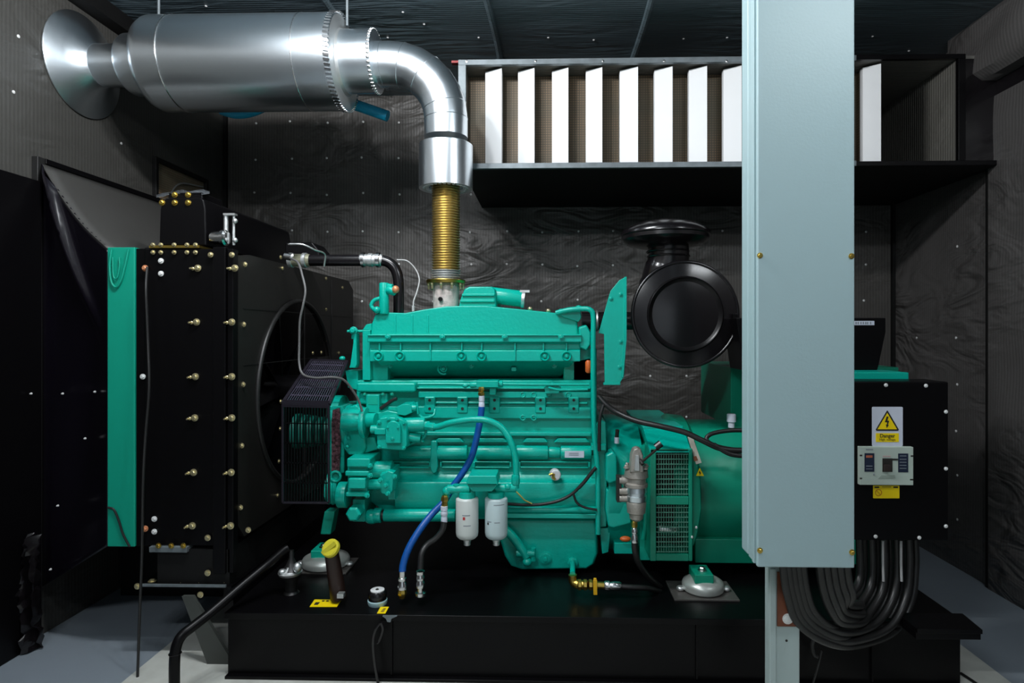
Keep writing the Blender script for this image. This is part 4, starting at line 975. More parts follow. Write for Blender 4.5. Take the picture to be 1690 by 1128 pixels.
# upper coolant pipe
cpipe = thing('coolant_pipe', 'black coolant pipe with clamped joint above the engine front', 'pipe', at(657, 517, 3.5))
bm = BM(); ptube(bm, [(508, 430), (540, 430), (570, 430), (602, 430)], 3.5, 9.5, 22, 4); obj('straight_pipe', bm, 'black_plastic', cpipe)
bm = BM(); ptube(bm, [(600, 429), (628, 430), (642, 434), (652, 444), (657, 460), (658, 485), (658, 518)], 3.5, 8.8, 22, 6); obj('bent_pipe', bm, 'black_plastic', cpipe)
def hoseclamp(xa, xb, y, rr, m, par, nm):
    bm = BM(); a = at(xa, y, 3.5); L_ = at(xb, y, 3.5).x-a.x; lathe(bm, a, (1, 0, 0), [(0, s(rr-1, 3.5)), (L_*.1, s(rr, 3.5)), (L_*.9, s(rr, 3.5)), (L_, s(rr-1, 3.5))], 28); obj(nm, bm, m, par)
hoseclamp(594, 632, 429.5, 10, 'alu_dull', cpipe, 'coupling_sleeve'); hoseclamp(597, 603, 429.5, 12.5, 'chrome', cpipe, 'clamp_band'); hoseclamp(621, 628, 429.5, 12.5, 'chrome', cpipe, 'clamp_band'); hoseclamp(608, 616, 429.5, 11.3, 'alu_dull', cpipe, 'clamp_band')
hoseclamp(478, 512, 430, 10.5, mat('olive_sleeve', (.22, .22, .15), .5, .3), cpipe, 'end_sleeve'); hoseclamp(500, 507, 430, 12.5, 'alu_dull', cpipe, 'clamp_band'); hoseclamp(477, 484, 430, 12.5, 'alu_dull', cpipe, 'clamp_band')
bm = BM(); box(bm, at(475, 402, 3.4), at(495, 406, 3.44)); cyl(bm, at(470, 423, 3.4), at(482, 425, 3.4), .02, 12); obj('bleed_fitting', bm, 'chrome', cpipe)
bm = BM(); prism(bm, [(470, 400), (515, 400), (525, 412), (528, 424), (470, 424)], 3.7, 3.9); obj('header_box', bm, 'black', rad, bevel=.008)

# ================================================================== FAN GUARD
gd = thing('fan_guard', 'black wire mesh fan guard between the radiator and the engine', 'guard', (at(520, 0, 3.2).x, 3.2, at(520, 830, 3.05).z))
gA, gB = at(467, 666, 3.02), at(543, 668, 3.02)       # near edge
gC, gD = at(573, 597, 3.38), at(515, 595, 3.38)       # far edge
bm = BM()
def bar(bm, a, b, w, h):
    a = Vector(a); b = Vector(b); d = (b-a); u, v, w_ = basis(d)
    loft(bm, [[p+u*w*x+v*h*y for x, y in ((-1, -1), (1, -1), (1, 1), (-1, 1))] for p in (a, b)])
for a, b in ((gA, gB), (gB, gC), (gC, gD), (gD, gA)): bar(bm, a, b, .008, .008)
mA, mB = gA.lerp(gD, .55), gB.lerp(gC, .55); bar(bm, mA, mB, .007, .012)
z0_ = at(500, 830, 3.02).z
lowA, lowB = Vector((gA.x, gA.y, z0_)), Vector((gB.x, gB.y, z0_))
for a, b in ((gA, lowA), (gB, lowB), (lowA, lowB)): bar(bm, a, b, .005, .005)
b_ = at(545, 668, 3.02); bar(bm, gA, gB, .006, .018)
obj('guard_frame', bm, mat('frame_black', (.008, .006, .012), .4), gd)
bm = BM()
for k in range(1, 19):
    t = k/19; bar(bm, gA.lerp(gB, t), gD.lerp(gC, t), .0016, .0022)
for t in (.18, .36, .75, .9): bar(bm, gA.lerp(gD, t), gB.lerp(gC, t), .002, .003)
obj('top_grille', bm, mat('grille_black', (.055, .048, .075), .35), gd)
bm = BM()
for k in range(1, 16):
    t = k/16; bar(bm, gA.lerp(gB, t), lowA.lerp(lowB, t), .0026, .0026)
for k in range(1, 5):
    t = k/5; bar(bm, gA.lerp(lowA, t), gB.lerp(lowB, t), .0026, .0026)
obj('front_grille', bm, 'black', gd)

# drain pipe at front left
bm = BM(); tube(bm, [at(476, 905, 3.1), at(465, 912, 3.08), at(440, 934, 3.03), at(400, 967, 2.93), at(350, 1010, 2.8), at(318, 1035, 2.72), at(300, 1050, 2.68), at(291, 1068, 2.66), at(288, 1095, 2.65), at(288, 1150, 2.65), Vector((at(288, 1150, 2.65).x, 2.65, .01))], .0225, 18)
torus(bm, at(289, 1079, 2.655), (0, 0, 1), .024, .003, 20, 6)
tag(obj('drain_pipe', bm, 'black'), 'glossy black drain pipe sloping from the base down to the floor', 'pipe')
# shut-off valve
va = thing('shutoff_valve', 'small grey metal valve on the base beside the drain pipe', 'valve', at(480, 985, 3.1))
bm = BM(); lathe(bm, at(481, 985, 3.1), (0, 0, 1), [(0, .04), (.02, .04), (.03, .03), (.08, .03), (.1, .045), (.14, .05), (.16, .03), (.2, .012), (.24, .012)], 20); obj('valve_body', bm, 'hose', va)
bm = BM(); lathe(bm, at(479, 948, 3.09), (0, 0, 1), [(0, .055), (.012, .06), (.02, .04), (.04, .02)], 24); ell(bm, at(491, 937, 3.06), .022, .022, .025); ell(bm, at(466, 944, 3.06), .02, .02, .014); obj('hand_wheel', bm, 'alu_dull', va)
# filler with yellow cap
fc = thing('filler_pipe', 'dark filler pipe with a yellow cap rising from the base', 'pipe', at(557, 985, 3.0))
bm = BM(); cyl(bm, at(559, 987, 3.0), at(547, 912, 2.98), .040, 28, .034); obj('neck', bm, mat('dark_neck', (.02, .008, .006), .4), fc)
bm = BM(); a = at(545, 905, 2.96); d = Vector((-.25, -.75, .55)); lathe(bm, a-d.normalized()*.02, d, [(0, .038), (.006, .045), (.022, .045), (.028, .040), (.03, .02)], 32); bar(bm, a+d.normalized()*.014+Vector((-.03, 0, -.03)), a+d.normalized()*.014+Vector((.03, 0, .02)), .008, .010); obj('cap', bm, 'yellow_cap', fc)
bm = BM(); box(bm, at(556, 981, 2.93), at(570, 984, 2.96)); obj('cap_chain_tab', bm, 'alu_dull', fc)
# front engine mount
def mount(px, py, Y, R_, lab, gp=True, foot='green'):
    c = at(px, py, Y); c.z = ZS
    m_ = thing('engine_mount', lab, 'mount', c)
    if gp:
        bm = BM(); box(bm, (c.x-.17, Y-.115, ZS), (c.x+.155, Y+.115, ZS+.01)); obj('base_plate', bm, 'alu_cast' if False else mat('bare_steel', (.16, .15, .14), .4, .6), m_, bevel=.002)
    bm = BM(); lathe(bm, (c.x, Y, ZS+.012), (0, 0, 1), [(0, R_*.92), (.008, R_), (.03, R_*1.02), (.045, R_*.96), (.062, R_*.7), (.07, R_*.3)], 48); obj('rubber_dome', bm, mat('cast_silver', (.5, .53, .5), .35, .5), m_)
    bm = BM()
    for q in (-1, 1): ell(bm, Vector((c.x+q*(R_+.012), Y-.01, ZS+.022)), .022, .022, .014)
    obj('mount_ear', bm, 'alu_dull', m_)
    bm = BM(); bx_ = s(15, Y); loft(bm, [[Vector((c.x+x-.01, Y+y, ZS+z)) for x, y in ((-bx_, -.07), (bx_, -.07), (bx_, .07), (-bx_, .07))] for z in (.068, .115)]); f_ = obj('foot_block', bm, foot, m_, bevel=.005)
    bm = BM(); hexbolt(bm, Vector((c.x-.008, Y-.02, ZS+.115)), .016, .022, (0, 0, 1)); obj('mount_nut', bm, 'chrome', m_)
    return m_
mount(1160, 960, 3.165, .105, 'round silver rubber mount on a steel plate under the generator', True, 'alt_green')
mm = mount(538, 900, 3.45, .13, 'dull round mount under the front end of the engine', True, 'green_dark')
bm = BM(); loft(bm, [[Vector((p.x+x, 3.45+y, p.z)) for x, y in ((-.03, -.03), (.03, -.03), (.03, .05), (-.03, .05))] for p in (at(540, 880, 3.45), at(547, 842, 3.45))]); obj('mount_leg', bm, 'green_dark', eng, bevel=.006)
# level gauge
lg = thing('level_gauge', 'small round fuel level gauge with white top and dark ring on the base', 'gauge', at(623, 985, 2.98))
c = Vector((at(623, 985, 2.98).x, 2.98, ZS))
bm = BM(); lathe(bm, c, (0, 0, 1), [(0, .044), (.01, .048), (.022, .048), (.026, .042)], 36); obj('base_ring', bm, mat('pale_cyan', (.35, .52, .55), .35), lg)
bm = BM(); lathe(bm, c+Vector((0, 0, .026)), (0, 0, 1), [(0, .044), (.03, .046), (.042, .038)], 36); obj('dark_ring', bm, 'black_plastic', lg)
bm = BM(); lathe(bm, c+Vector((0, 0, .066)), (0, .0, 1), [(0, .034), (.006, .034), (.008, .030)], 28); o = obj('white_top', bm, mat('gauge_white', (.72, .72, .72), .4), lg)
bm = BM(); lathe(bm, c+Vector((0, -.005, .073)), (0, 0, 1), [(0, .009), (.004, .007)], 16); obj('centre_screw', bm, 'ink', lg)

# ================================================================== BELL HOUSING, GENERATOR
AC = 3.72
gen = thing('generator', 'green round bodied generator with square grille end behind the grey trunking', 'generator', (at(1250, 0, AC).x, AC, ZS+.1))
def gpart(name, bm, m='alt_green', bevel=.005, par=None, **k): return obj(name, bm, m, par or gen, bevel=bevel, **k)
# bell housing belongs to the engine end
bm = BM(); prism(bm, [(985, 700), (992, 694), (1000, 697), (1002, 760), (1001, 870), (985, 872)], 3.36, 4.4); part('rear_flange', bm, bevel=.006)
bm = BM(); ax_c = (at(1000, 0, 3.5).x, AC, CH-.90)
lathe(bm, ax_c, (1, 0, 0), [(0, .40), (.06, .40), (.14, .37), (.20, .36)], 56); bh_ = part('bell_housing', bm, 'green', bevel=0)
bm = BM(); prism(bm, [(1000, 752), (1012, 746), (1018, 752), (1019, 795), (1006, 800), (1000, 795)], 3.28, 3.5, shrink=(.95, .01)); part('starter_boss', bm, bevel=.008)
bm = BM()
prism(bm, [(1000, 806), (1012, 812), (1020, 826), (1044, 836), (1043, 866), (1012, 874), (1004, 872), (998, 840)], 3.33, 3.6, shrink=(.95, .02)); part('housing_lobe', bm, bevel=.01)
bm = BM(); pbox(bm, 1014, 897, 1051, 915, 3.36, 3.5); prism(bm, [(990, 872), (1008, 872), (1004, 912), (994, 915)], 3.38, 3.6); part('housing_foot', bm, bevel=.003)
bm = BM(); cyl(bm, at(1018, 722, 3.4), at(1018, 732, 3.4), .014, 14); o = part('speed_sensor', bm, 'label_white', bevel=0)
bm = BM(); cyl(bm, at(1019, 710, 3.39), at(1018, 722, 3.4), .011, 14); obj('sensor_plug', bm, 'ink', o)
# adapter box with grille
GY = 3.20
bm = BM()
# octagon-shouldered adapter shell
prism(bm, [(1060, 704), (1128, 704), (1142, 742), (1142, 925), (1074, 925), (1072, 745)], GY+.18, 4.1); sh_ = gpart('adapter_shell', bm, 'green', bevel=.008)
bm = BM(); loft(bm, [[at(1072, 742, GY), at(1140, 742, GY), at(1140, 748, GY), at(1072, 748, GY)], [at(1060, 702, GY+.22), at(1127, 702, GY+.22), at(1127, 712, GY+.24), at(1060, 712, GY+.24)]]); obj('sloped_shoulder', bm, 'green', gen, bevel=.003)
# frame of grille (front)
bm = BM()
for (x0, y0, x1, y1) in ((1073, 741, 1083, 927), (1137, 741, 1143, 927), (1083, 741, 1137, 746), (1083, 820, 1137, 834), (1083, 915, 1137, 927)): pbox(bm, x0, y0, x1, y1, GY, GY+.19)
gf = obj('grille_frame', bm, 'alt_green', gen, bevel=.004)
mw = mat('grille_wire', (.10, .30, .22), .45, .2)
for (y0, y1) in ((746, 820), (834, 915)):
    bm = BM(); n_ = 9
    for k in range(1, 13):
        x = 1083+54*k/13; bar(bm, at(x, y0, GY+.02), at(x, y1, GY+.02), .0016, .0016)
    for k in range(0, 9 if y1 < 900 else 10):
        y = y0+4+(y1-y0-8)*k/(8 if y1 < 900 else 9); bar(bm, at(1083, y, GY+.016), at(1137, y, GY+.016), .0028, .002)
    obj('grille_mesh', bm, mw, gf)
bm = BM(); pbox(bm, 1083, 746, 1137, 915, GY+.16, GY+.18); obj('inner_baffle', bm, 'ink', gf)
bm = BM(); rcyl(bm, at(1086, 872, GY+.12), at(1118, 874, GY+.12), .035, 20); obj('coupling_sleeve', bm, 'chrome', gen)
bm = BM(); ptube(bm, [(1060, 755, GY+.1), (1064, 800, GY+.1), (1066, 860, GY+.12), (1062, 890, GY+.14)], GY, 4, 12); pbox(bm, 1056, 740, 1072, 925, GY+.19, GY+.5); part('flywheel_rim', bm, 'green_dark', bevel=0)
# rear ring and barrel
bR = .345; zc_ = CH-.91
xg0 = at(1146, 0, 3.4).x; xg1 = 2.0
bm = BM(); lathe(bm, (xg0-.12, AC, zc_), (1, 0, 0), [(0, bR+.05), (.03, bR+.07), (.12, bR+.06), (.145, bR+.03)], 64); gpart('end_ring', bm, 'alt_green', bevel=0)
bm = BM(); lathe(bm, (xg0+.02, AC, zc_), (1, 0, 0), [(0, bR+.03), (.03, bR+.035), (xg1-xg0-.06, bR+.035), (xg1-xg0-.03, bR), (xg1-xg0, bR-.1)], 72); gpart('stator_barrel', bm, 'alt_green', bevel=0)
bm = BM(); a_ = at(1143, 890, 3.38); b_ = at(1143, 930, 3.38); box(bm, (xg0-.0, 3.38, b_.z), (xg1-.1, 4.3, a_.z)); gpart('foot_rail', bm, 'alt_green')
bm = BM(); prism(bm, [(1142, 744), (1150, 756), (1156, 790), (1158, 840), (1152, 880), (1146, 900), (1142, 905)], 3.24, 3.5, shrink=(.96, .01)); gpart('curved_shoulder', bm, 'alt_green', bevel=.01)
# terminal box on top
bm = BM(); box(bm, (at(1206, 0, 3.6).x, 3.6, at(1206, 706, 3.6).z), (2.05, 4.3, at(1206, 606, 3.6).z)); tb = gpart('terminal_box', bm, 'alt_green', bevel=.006)
bm = BM(); p = at(1500, 620, 3.0); box(bm, (at(1330, 0, 3.1).x, 3.06, at(1400, 628, 3.06).z), (at(1500, 0, 3.06).x, 3.6, at(1400, 615, 3.06).z)); gpart('box_lid', bm, 'green', bevel=.004)
bm = BM(); lathe(bm, at(1207, 706, 3.55), (0, 0, 1), [(0, .018), (.03, .018), (.034, .026), (.075, .026), (.08, .02)], 18); gpart('cable_gland', bm, 'label_white', bevel=0)
# tags
bm = BM(); prism(bm, [(1135, 722), (1143, 721), (1158, 764), (1149, 767)], 3.235, 3.239); o = obj('paper_tag', bm, mat('tag_paper', (.62, .58, .50), .6), gen)
bm = BM(); prism(bm, [(1144, 755), (1149, 753), (1152, 760), (1146, 762)], 3.232, 3.236); obj('printed_mark', bm, mat('tag_red', (.35, .12, .06), .6), o)
bm = BM(); prism(bm, [(1155, 773), (1149, 786), (1162, 786)], 3.226, 3.232); o = obj('warning_triangle', bm, 'yellow', gen)
bm = BM(); prism(bm, [(1155, 777), (1153.5, 781), (1155, 781.5), (1154.5, 785), (1157, 781), (1155.7, 780)], 3.223, 3.227); obj('printed_mark', bm, 'ink', o)
bm = BM(); ell(bm, at(1149, 871, 3.22), .007, .007, .008); ell(bm, at(1142, 887, 3.2), .006, .006, .008); obj('ring_screw', bm, 'pin', gen)

# fuel water separator
fs = thing('fuel_separator', 'cast aluminium fuel water separator hanging beside the generator grille', 'separator', at(1049, 860, 3.0))
SYp = 3.02
bm = BM()
pts = [(1040, 782), (1042, 752), (1046, 742), (1052, 739.5), (1058, 742), (1062, 752), (1063, 782)]
prism(bm, pts, SYp+.0, SYp+.06, shrink=(.92, .012)); hd = obj('head_arch', bm, 'alu_cast', fs, bevel=.005)
bm = BM(); prism(bm, [(1047, 778), (1049, 752), (1055, 752), (1056, 778)], SYp-.012, SYp+.01); obj('arch_rib', bm, 'alu_dull', fs, bevel=.003)
q = at(1050, 772, SYp+.06)
def zpx(y): return at(1050, y, SYp+.06).z
def zl_(a, r): return (q.z-zpx(a), s(r, SYp))
bm = BM(); lathe(bm, q, (0, 0, -1), [zl_(773, 12), zl_(776, 19), zl_(787, 20), zl_(789, 16), zl_(796, 16), zl_(798, 19), zl_(803, 19)], 36); obj('cap_body', bm, 'alu_cast', fs)
bm = BM()
for k in range(6):
    a = 2*PI*k/6+.3; hexbolt(bm, q+Vector((s(18, SYp)*math.cos(a), s(18, SYp)*math.sin(a), .0)), .010, .016, (0, 0, 1))
obj('cap_bolt', bm, 'alu_cast', fs)
bm = BM(); lathe(bm, q, (0, 0, -1), [zl_(803, 16), zl_(804, 17), zl_(812, 17.5), zl_(813, 16), zl_(817, 16), zl_(818, 17.5), zl_(826, 17), zl_(827, 15.5)], 36); obj('band_section', bm, 'alu', fs)
bm = BM(); lathe(bm, q, (0, 0, -1), [zl_(827, 16), zl_(829, 17), zl_(838, 16), zl_(846, 15), zl_(848, 12), zl_(856, 11), zl_(860, 6)], 36); obj('sediment_bowl', bm, 'alu_cast', fs)
for y in (793, 811, 823):
    bm = BM(); cyl(bm, at(1022, y, SYp+.06), at(1036, y, SYp+.06), s(6, SYp), 16); obj('side_port', bm, 'alu_cast', fs)
bm = BM(); pbox(bm, 1018, 787, 1026, 830, SYp+.05, SYp+.10); obj('port_block', bm, 'ink', fs, bevel=.003)
bm = BM(); cyl(bm, at(1058, 764, SYp-.01), at(1084, 742, SYp-.05), .006, 10); cyl(bm, at(1056, 760, SYp-.0), at(1061, 767, SYp-.02), .010, 10); obj('priming_lever', bm, 'ink', fs)
bm = BM(); cyl(bm, at(1082, 739, SYp-.05), at(1091, 732, SYp-.05), .018, 16); obj('lever_knob', bm, 'black_plastic', fs)
bm = BM(); lathe(bm, at(1047, 860, SYp+.06), (0, 0, -1), [(0, .012), (.01, .017), (.03, .017), (.034, .012)], 8); obj('union_nut', bm, 'brass', fs)
bm = BM(); lathe(bm, at(1047, 871, SYp+.06), (0, 0, -1), [(0, .012), (.01, .018), (.028, .018), (.032, .013), (.045, .019), (.075, .019), (.08, .014)], 14); obj('ferrule', bm, 'chrome', fs)
bm = BM(); pbox(bm, 1030, 800, 1042, 806, SYp+.11, SYp+.34); obj('mount_arm', bm, 'alu_cast', fs)
bm = BM(); ptube(bm, [(1047, 894, 3.08), (1048, 910, 3.08), (1054, 930, 3.1), (1068, 950, 3.14), (1085, 966, 3.2), (1098, 975, 3.3)], 3.1, 5, 12); tag(obj('supply_hose', bm, 'hose'), 'black hose hanging from the fuel separator toward the base', 'hose')
bm = BM(); ell(bm, at(1032, 890, 3.3), .03, .02, .015); obj('red_cap', bm, 'orange', eng)

# heavy cable across generator
bm = BM(); ptube(bm, [(988, 655, 3.3), (1000, 668, 3.28), (1020, 682, 3.26), (1050, 695, 3.2), (1090, 704, 3.15), (1130, 714, 3.12), (1160, 728, 3.1), (1190, 741, 3.1), (1225, 744, 3.1), (1260, 742, 3.1)], 3.15, 4.6, 14)
ptube(bm, [(1178, 734, 3.1), (1205, 750, 3.09), (1240, 754, 3.09)], 3.1, 3.8, 12); ptube(bm, [(996, 668, 3.28), (990, 690, 3.27), (989, 720, 3.27), (989, 745, 3.27)], 3.27, 3, 12)
tag(obj('generator_cable', bm, 'hose'), 'thick black cable sagging over the green generator', 'cable')
bm = BM(); ptube(bm, [(1240, 711, 3.14), (1205, 711, 3.14), (1176, 716, 3.13), (1166, 724, 3.12), (1172, 732, 3.11), (1195, 740, 3.11), (1240, 746, 3.11)], 3.12, 3.6, 12)
tag(obj('looped_cable', bm, 'hose'), 'black cable loop lying on top of the generator barrel', 'cable')

# ================================================================== AIR CLEANER
AYf = 3.36
ac = thing('air_cleaner', 'black round air cleaner drum with mushroom cap behind the engine', 'air cleaner', at(1125, 605, 3.6))
c = at(1131, 519, AYf); R_ = s(86, AYf)
bm = BM(); lathe(bm, c+Vector((0, .0, 0)), (0, 1, 0), [(0, R_*.96), (.006, R_), (.03, R_), (.04, R_*.955), (.22, R_*.93), (.30, R_*.90), (.33, R_*.8), (.34, R_*.3)], 72); obj('drum', bm, 'black_plastic', ac)
bm = BM(); torus(bm, c+Vector((0, .006, 0)), (0, 1, 0), R_*1.0, .010, 80, 10); obj('rim_band', bm, 'black_plastic', ac)
bm = BM()
lathe(bm, c+Vector((0, .012, 0)), (0, -1, 0), [(0, R_*.97), (.012, R_*.96), (.010, R_*.90), (.006, R_*.74), (.022, R_*.715), (.026, R_*.70), (.016, R_*.67), (.0, R_*.50), (-.03, R_*.25), (-.05, R_*.08), (-.052, .001)], 80); obj('end_cover', bm, mat('cover_black', (.005, .0045, .005), .28, spec=.3), ac, sharp=60)
bm = BM(); p = at(1213, 527, AYf-.01); box(bm, p-Vector((.012, .01, .03)), p+Vector((.012, .02, .03))); obj('latch', bm, 'black', ac, bevel=.003)
cc = at(1099, 385, 3.52); Rm = s(73, 3.52)
zcap = cc.z
bm = BM(); lathe(bm, (cc.x, 3.55, at(1099, 364, 3.52).z), (0, 0, -1), [(0, .02), (.003, Rm*.4), (.018, Rm*.68), (.05, Rm*.93), (.07, Rm*1.0), (.085, Rm*1.0), (.09, Rm*.97), (.11, Rm*.97), (.118, Rm*.93), (.135, Rm*.85), (.15, Rm*.6), (.155, Rm*.44)], 64); obj('rain_cap', bm, 'black_plastic', ac, sharp=50)
bm = BM(); n1 = at(1103, 405, 3.55); n2 = at(1103, 430, 3.55); n3 = at(1095, 455, 3.56); n4 = at(1085, 500, 3.58)
tube(bm, [n1, n2, n3, n4], [s(33, 3.55), s(33, 3.55), s(34, 3.55), s(36, 3.55)], 40); obj('inlet_neck', bm, 'black_plastic', ac)
bm = BM(); torus(bm, at(1103, 424, 3.55), (0, 0, 1), s(33.5, 3.55), .006, 40, 8); torus(bm, at(1102, 416, 3.55), (0, 0, 1), s(34, 3.55), .005, 40, 8); obj('neck_band', bm, 'black_plastic', ac)
bm = BM(); cyl(bm, at(960, 530, 3.75), at(1075, 530, 3.75), .055, 28); o = tag(obj('intake_pipe', bm, 'black_plastic'), 'black intake pipe joining the engine to the air cleaner', 'pipe')
bm = BM(); torus(bm, at(985, 530, 3.75), (1, 0, 0), .057, .008, 30, 8); obj('clamp_band', bm, 'alu_dull', o)

# ================================================================== BREAKER CABINET
BY = 2.86
cab = thing('breaker_cabinet', 'black steel breaker cabinet with yellow danger signs right of the grey trunking', 'cabinet', (at(1450, 0, BY).x, BY+.15, at(1450, 893, BY).z))
bm = BM(); pbox(bm, 1318, 630, 1564, 893, BY+.015, BY+.19); obj('body', bm, 'black', cab, bevel=.003)
bm = BM(); pbox(bm, 1318, 631, 1565, 892, BY, BY+.014); obj('front_cover', bm, 'black', cab, bevel=.003)
bolts('cover_screw', 'pin', cab, [at(x, y, BY) for x, y in ((1561, 680), (1561, 774), (1561, 869), (1445, 886), (1517, 888), (1462, 636), (1528, 637))], .0062, .006)
def pl(name, x0, y0, x1, y1, Ya, m, par, th=.002, bev=0):
    bm = BM(); pbox(bm, x0, y0, x1, y1, Ya, Ya+th); return obj(name, bm, m, par, bevel=bev)
def rr(x0, y0, x1, y1, r):
    P = []
    for cx_, cy_, a0 in ((x1-r, y0+r, -90), (x1-r, y1-r, 0), (x0+r, y1-r, 90), (x0+r, y0+r, 180)):
        for k in range(5): a = math.radians(a0+k*22.5); P.append((cx_+r*math.cos(a), cy_+r*math.sin(a)))
    return P
def plr(name, x0, y0, x1, y1, r, Ya, m, par, th=.002):
    bm = BM(); prism(bm, rr(x0, y0, x1, y1, r), Ya, Ya+th); return obj(name, bm, m, par)
sg = plr('danger_sign', 1439.5, 672, 1490, 737, 2, BY-.003, 'label_white', cab, .003)
bm = BM(); prism(bm, [(1464, 678), (1465, 678), (1483.5, 709.5), (1482.5, 711.5), (1446.5, 711.5), (1445.5, 709.5)], BY-.0042, BY-.003); obj('triangle_border', bm, 'ink', sg)
bm = BM(); prism(bm, [(1464.5, 682), (1480.5, 709), (1448.5, 709)], BY-.0054, BY-.0042); obj('triangle', bm, 'yellow', sg)
bm = BM(); prism(bm, [(1463.5, 688), (1466.5, 688), (1464.6, 694.5), (1467.6, 695), (1465.6, 701.5), (1467, 702), (1463.6, 707), (1462.2, 701), (1463.8, 701.4), (1464.4, 697.5), (1460.6, 697.2)], BY-.0066, BY-.0054); obj('lightning_bolt', bm, 'ink', sg)
plr('yellow_panel', 1445.5, 715.5, 1483.5, 730, 1, BY-.0042, 'yellow', sg, .0012)
bm = BM(); text_mesh(bm, 'Danger', s(8.2, BY), at(1464.5, 720, BY-.0048), bold=.0003); obj('lettering', bm, 'ink', sg)
bm = BM(); text_mesh(bm, 'High voltage', s(5.2, BY), at(1464.5, 726, BY-.0048)); obj('lettering', bm, mat('olive_letter', (.16, .11, .01), .6), sg)
br = pl('circuit_breaker', 1419, 738, 1507.5, 801.5, BY-.022, 'device', cab, .022, .002)
for a in ((1419, 751, 1423, 753.5), (1419, 789, 1423, 791.5), (1503, 752, 1507.5, 754.5), (1502, 791, 1507.5, 793.5)): pl('screw_slot', *a, BY-.0225, 'ink', br, .001)
nv = pl('nameplate', 1427, 748.5, 1443, 779, BY-.0235, 'navy', br, .0015); pl('printed_mark', 1429.5, 752, 1440, 756, BY-.0242, mat('orange_ink', (.45, .12, .06), .6), nv, .0008)
pl('printed_mark', 1429.5, 769, 1440, 770.5, BY-.0242, 'ink_grey', nv, .0008); pl('printed_mark', 1429.5, 774, 1440, 775, BY-.0242, 'ink_grey', nv, .0008)
nv = pl('rating_plate', 1482.5, 749, 1499, 780, BY-.0235, 'navy', br, .0015)
for y in (752.5, 758, 763, 768, 773): pl('printed_mark', 1485, y, 1496, y+1.1, BY-.0242, 'ink_grey', nv, .0008)
pl('toggle_recess', 1456.5, 757, 1473, 779.5, BY-.0232, 'ink', br, .001); pl('toggle_handle', 1460, 768, 1470, 779, BY-.034, mat('toggle_brown', (.03, .02, .018), .4), br, .012, .001)
pl('slide_bar', 1473, 757.5, 1482, 760.5, BY-.0245, 'ink', br, .002); pl('recess_label', 1457, 752.5, 1470, 755, BY-.0232, mat('pink_ink', (.5, .38, .36), .6), br, .0008)
bm = BM(); prism(bm, [(1455, 785), (1477, 785), (1478, 790), (1449, 790.5)], BY-.0232, BY-.0222); obj('moulded_lip', bm, mat('device_shadow', (.30, .36, .31), .5), br)
pl('printed_mark', 1429, 741.5, 1441, 743.5, BY-.0228, 'ink_grey', br, .0008)
bm = BM(); p = at(1442.5, 783.5, BY-.023); lathe(bm, p, (0, -1, 0), [(0, .004), (.002, .003)], 12); obj('test_button', bm, 'ink_grey', br)
yl = plr('caution_sticker', 1441, 802, 1484.5, 823, 1, BY-.0025, 'yellow', cab, .0025)
pl('printed_mark', 1443.5, 803.5, 1451, 806, BY-.0032, 'ink', yl, .0008); pl('printed_mark', 1474.5, 803.5, 1482, 806, BY-.0032, 'ink', yl, .0008)
pl('printed_mark', 1456, 803.5, 1471, 805, BY-.0032, mat('olive_bar', (.35, .26, .02), .6), yl, .0008)
bm = BM(); torus(bm, at(1450, 813.5, BY-.0032), (0, 1, 0), s(5, BY), s(.6, BY), 28, 6); bar(bm, at(1446.6, 810, BY-.0032), at(1453.4, 817, BY-.0032), .0014, .0008); obj('prohibition_mark', bm, mat('sticker_orange', (.55, .18, .01), .5), yl)
# instrument panel on top
ins = thing('control_panel', 'dark control panel box with white label strip above the breaker cabinet', 'control box', at(1400, 612, 3.3))
bm = BM(); prism(bm, [(1215, 525), (1462, 525), (1462, 548), (1450, 605), (1448, 612), (1228, 612)], 3.25, 3.5); obj('housing', bm, 'black', ins, bevel=.004)
pl('label_strip', 1395, 530, 1443, 537, 3.247, 'label_white', ins, .003)
bm = BM()
for x in (1412, 1415.5, 1420, 1424, 1428, 1431, 1436): pbox(bm, x, 531.5, x+1.8, 535.5, 3.246, 3.247)
obj('printed_mark', bm, 'ink_grey', ins)

# ================================================================== GREY TRUNKING
TY = 2.30
tk = thing('cable_trunking', 'tall pale grey steel cable trunking hanging from the ceiling', 'trunking', (at(1330, 0, TY).x, TY+.08, at(1330, 938, TY).z))
zb0 = at(1330, 938, TY).z
fx0, fx1 = at(1250, 0, TY).x, at(1411, 0, TY).x
bm = BM(); box(bm, (fx0, TY, zb0), (fx1, TY+.022, ZC-.005)); cov = obj('front_cover', bm, 'grey', tk, bevel=.006)
bm = BM(); box(bm, (fx0-.006, TY+.024, zb0+.006), (fx1-.02, TY+.045, ZC-.005)); obj('cover_lip', bm, 'grey', tk, bevel=.003)
bm = BM(); box(bm, (fx0-.004, TY+.05, zb0+.01), (fx1-.022, TY+.09, ZC-.005)); obj('back_box', bm, 'grey', tk, bevel=.003)
bm = BM(); box(bm, (fx0-.006, TY+.094, zb0+.012), (fx1-.022, TY+.17, ZC-.005)); obj('back_box', bm, 'grey', tk, bevel=.008)
bolts('cover_screw', 'brass', tk, [at(x, y, TY) for x, y in ((1254, 422), (1405, 423), (1254, 909), (1406, 912))], .0075, .008)
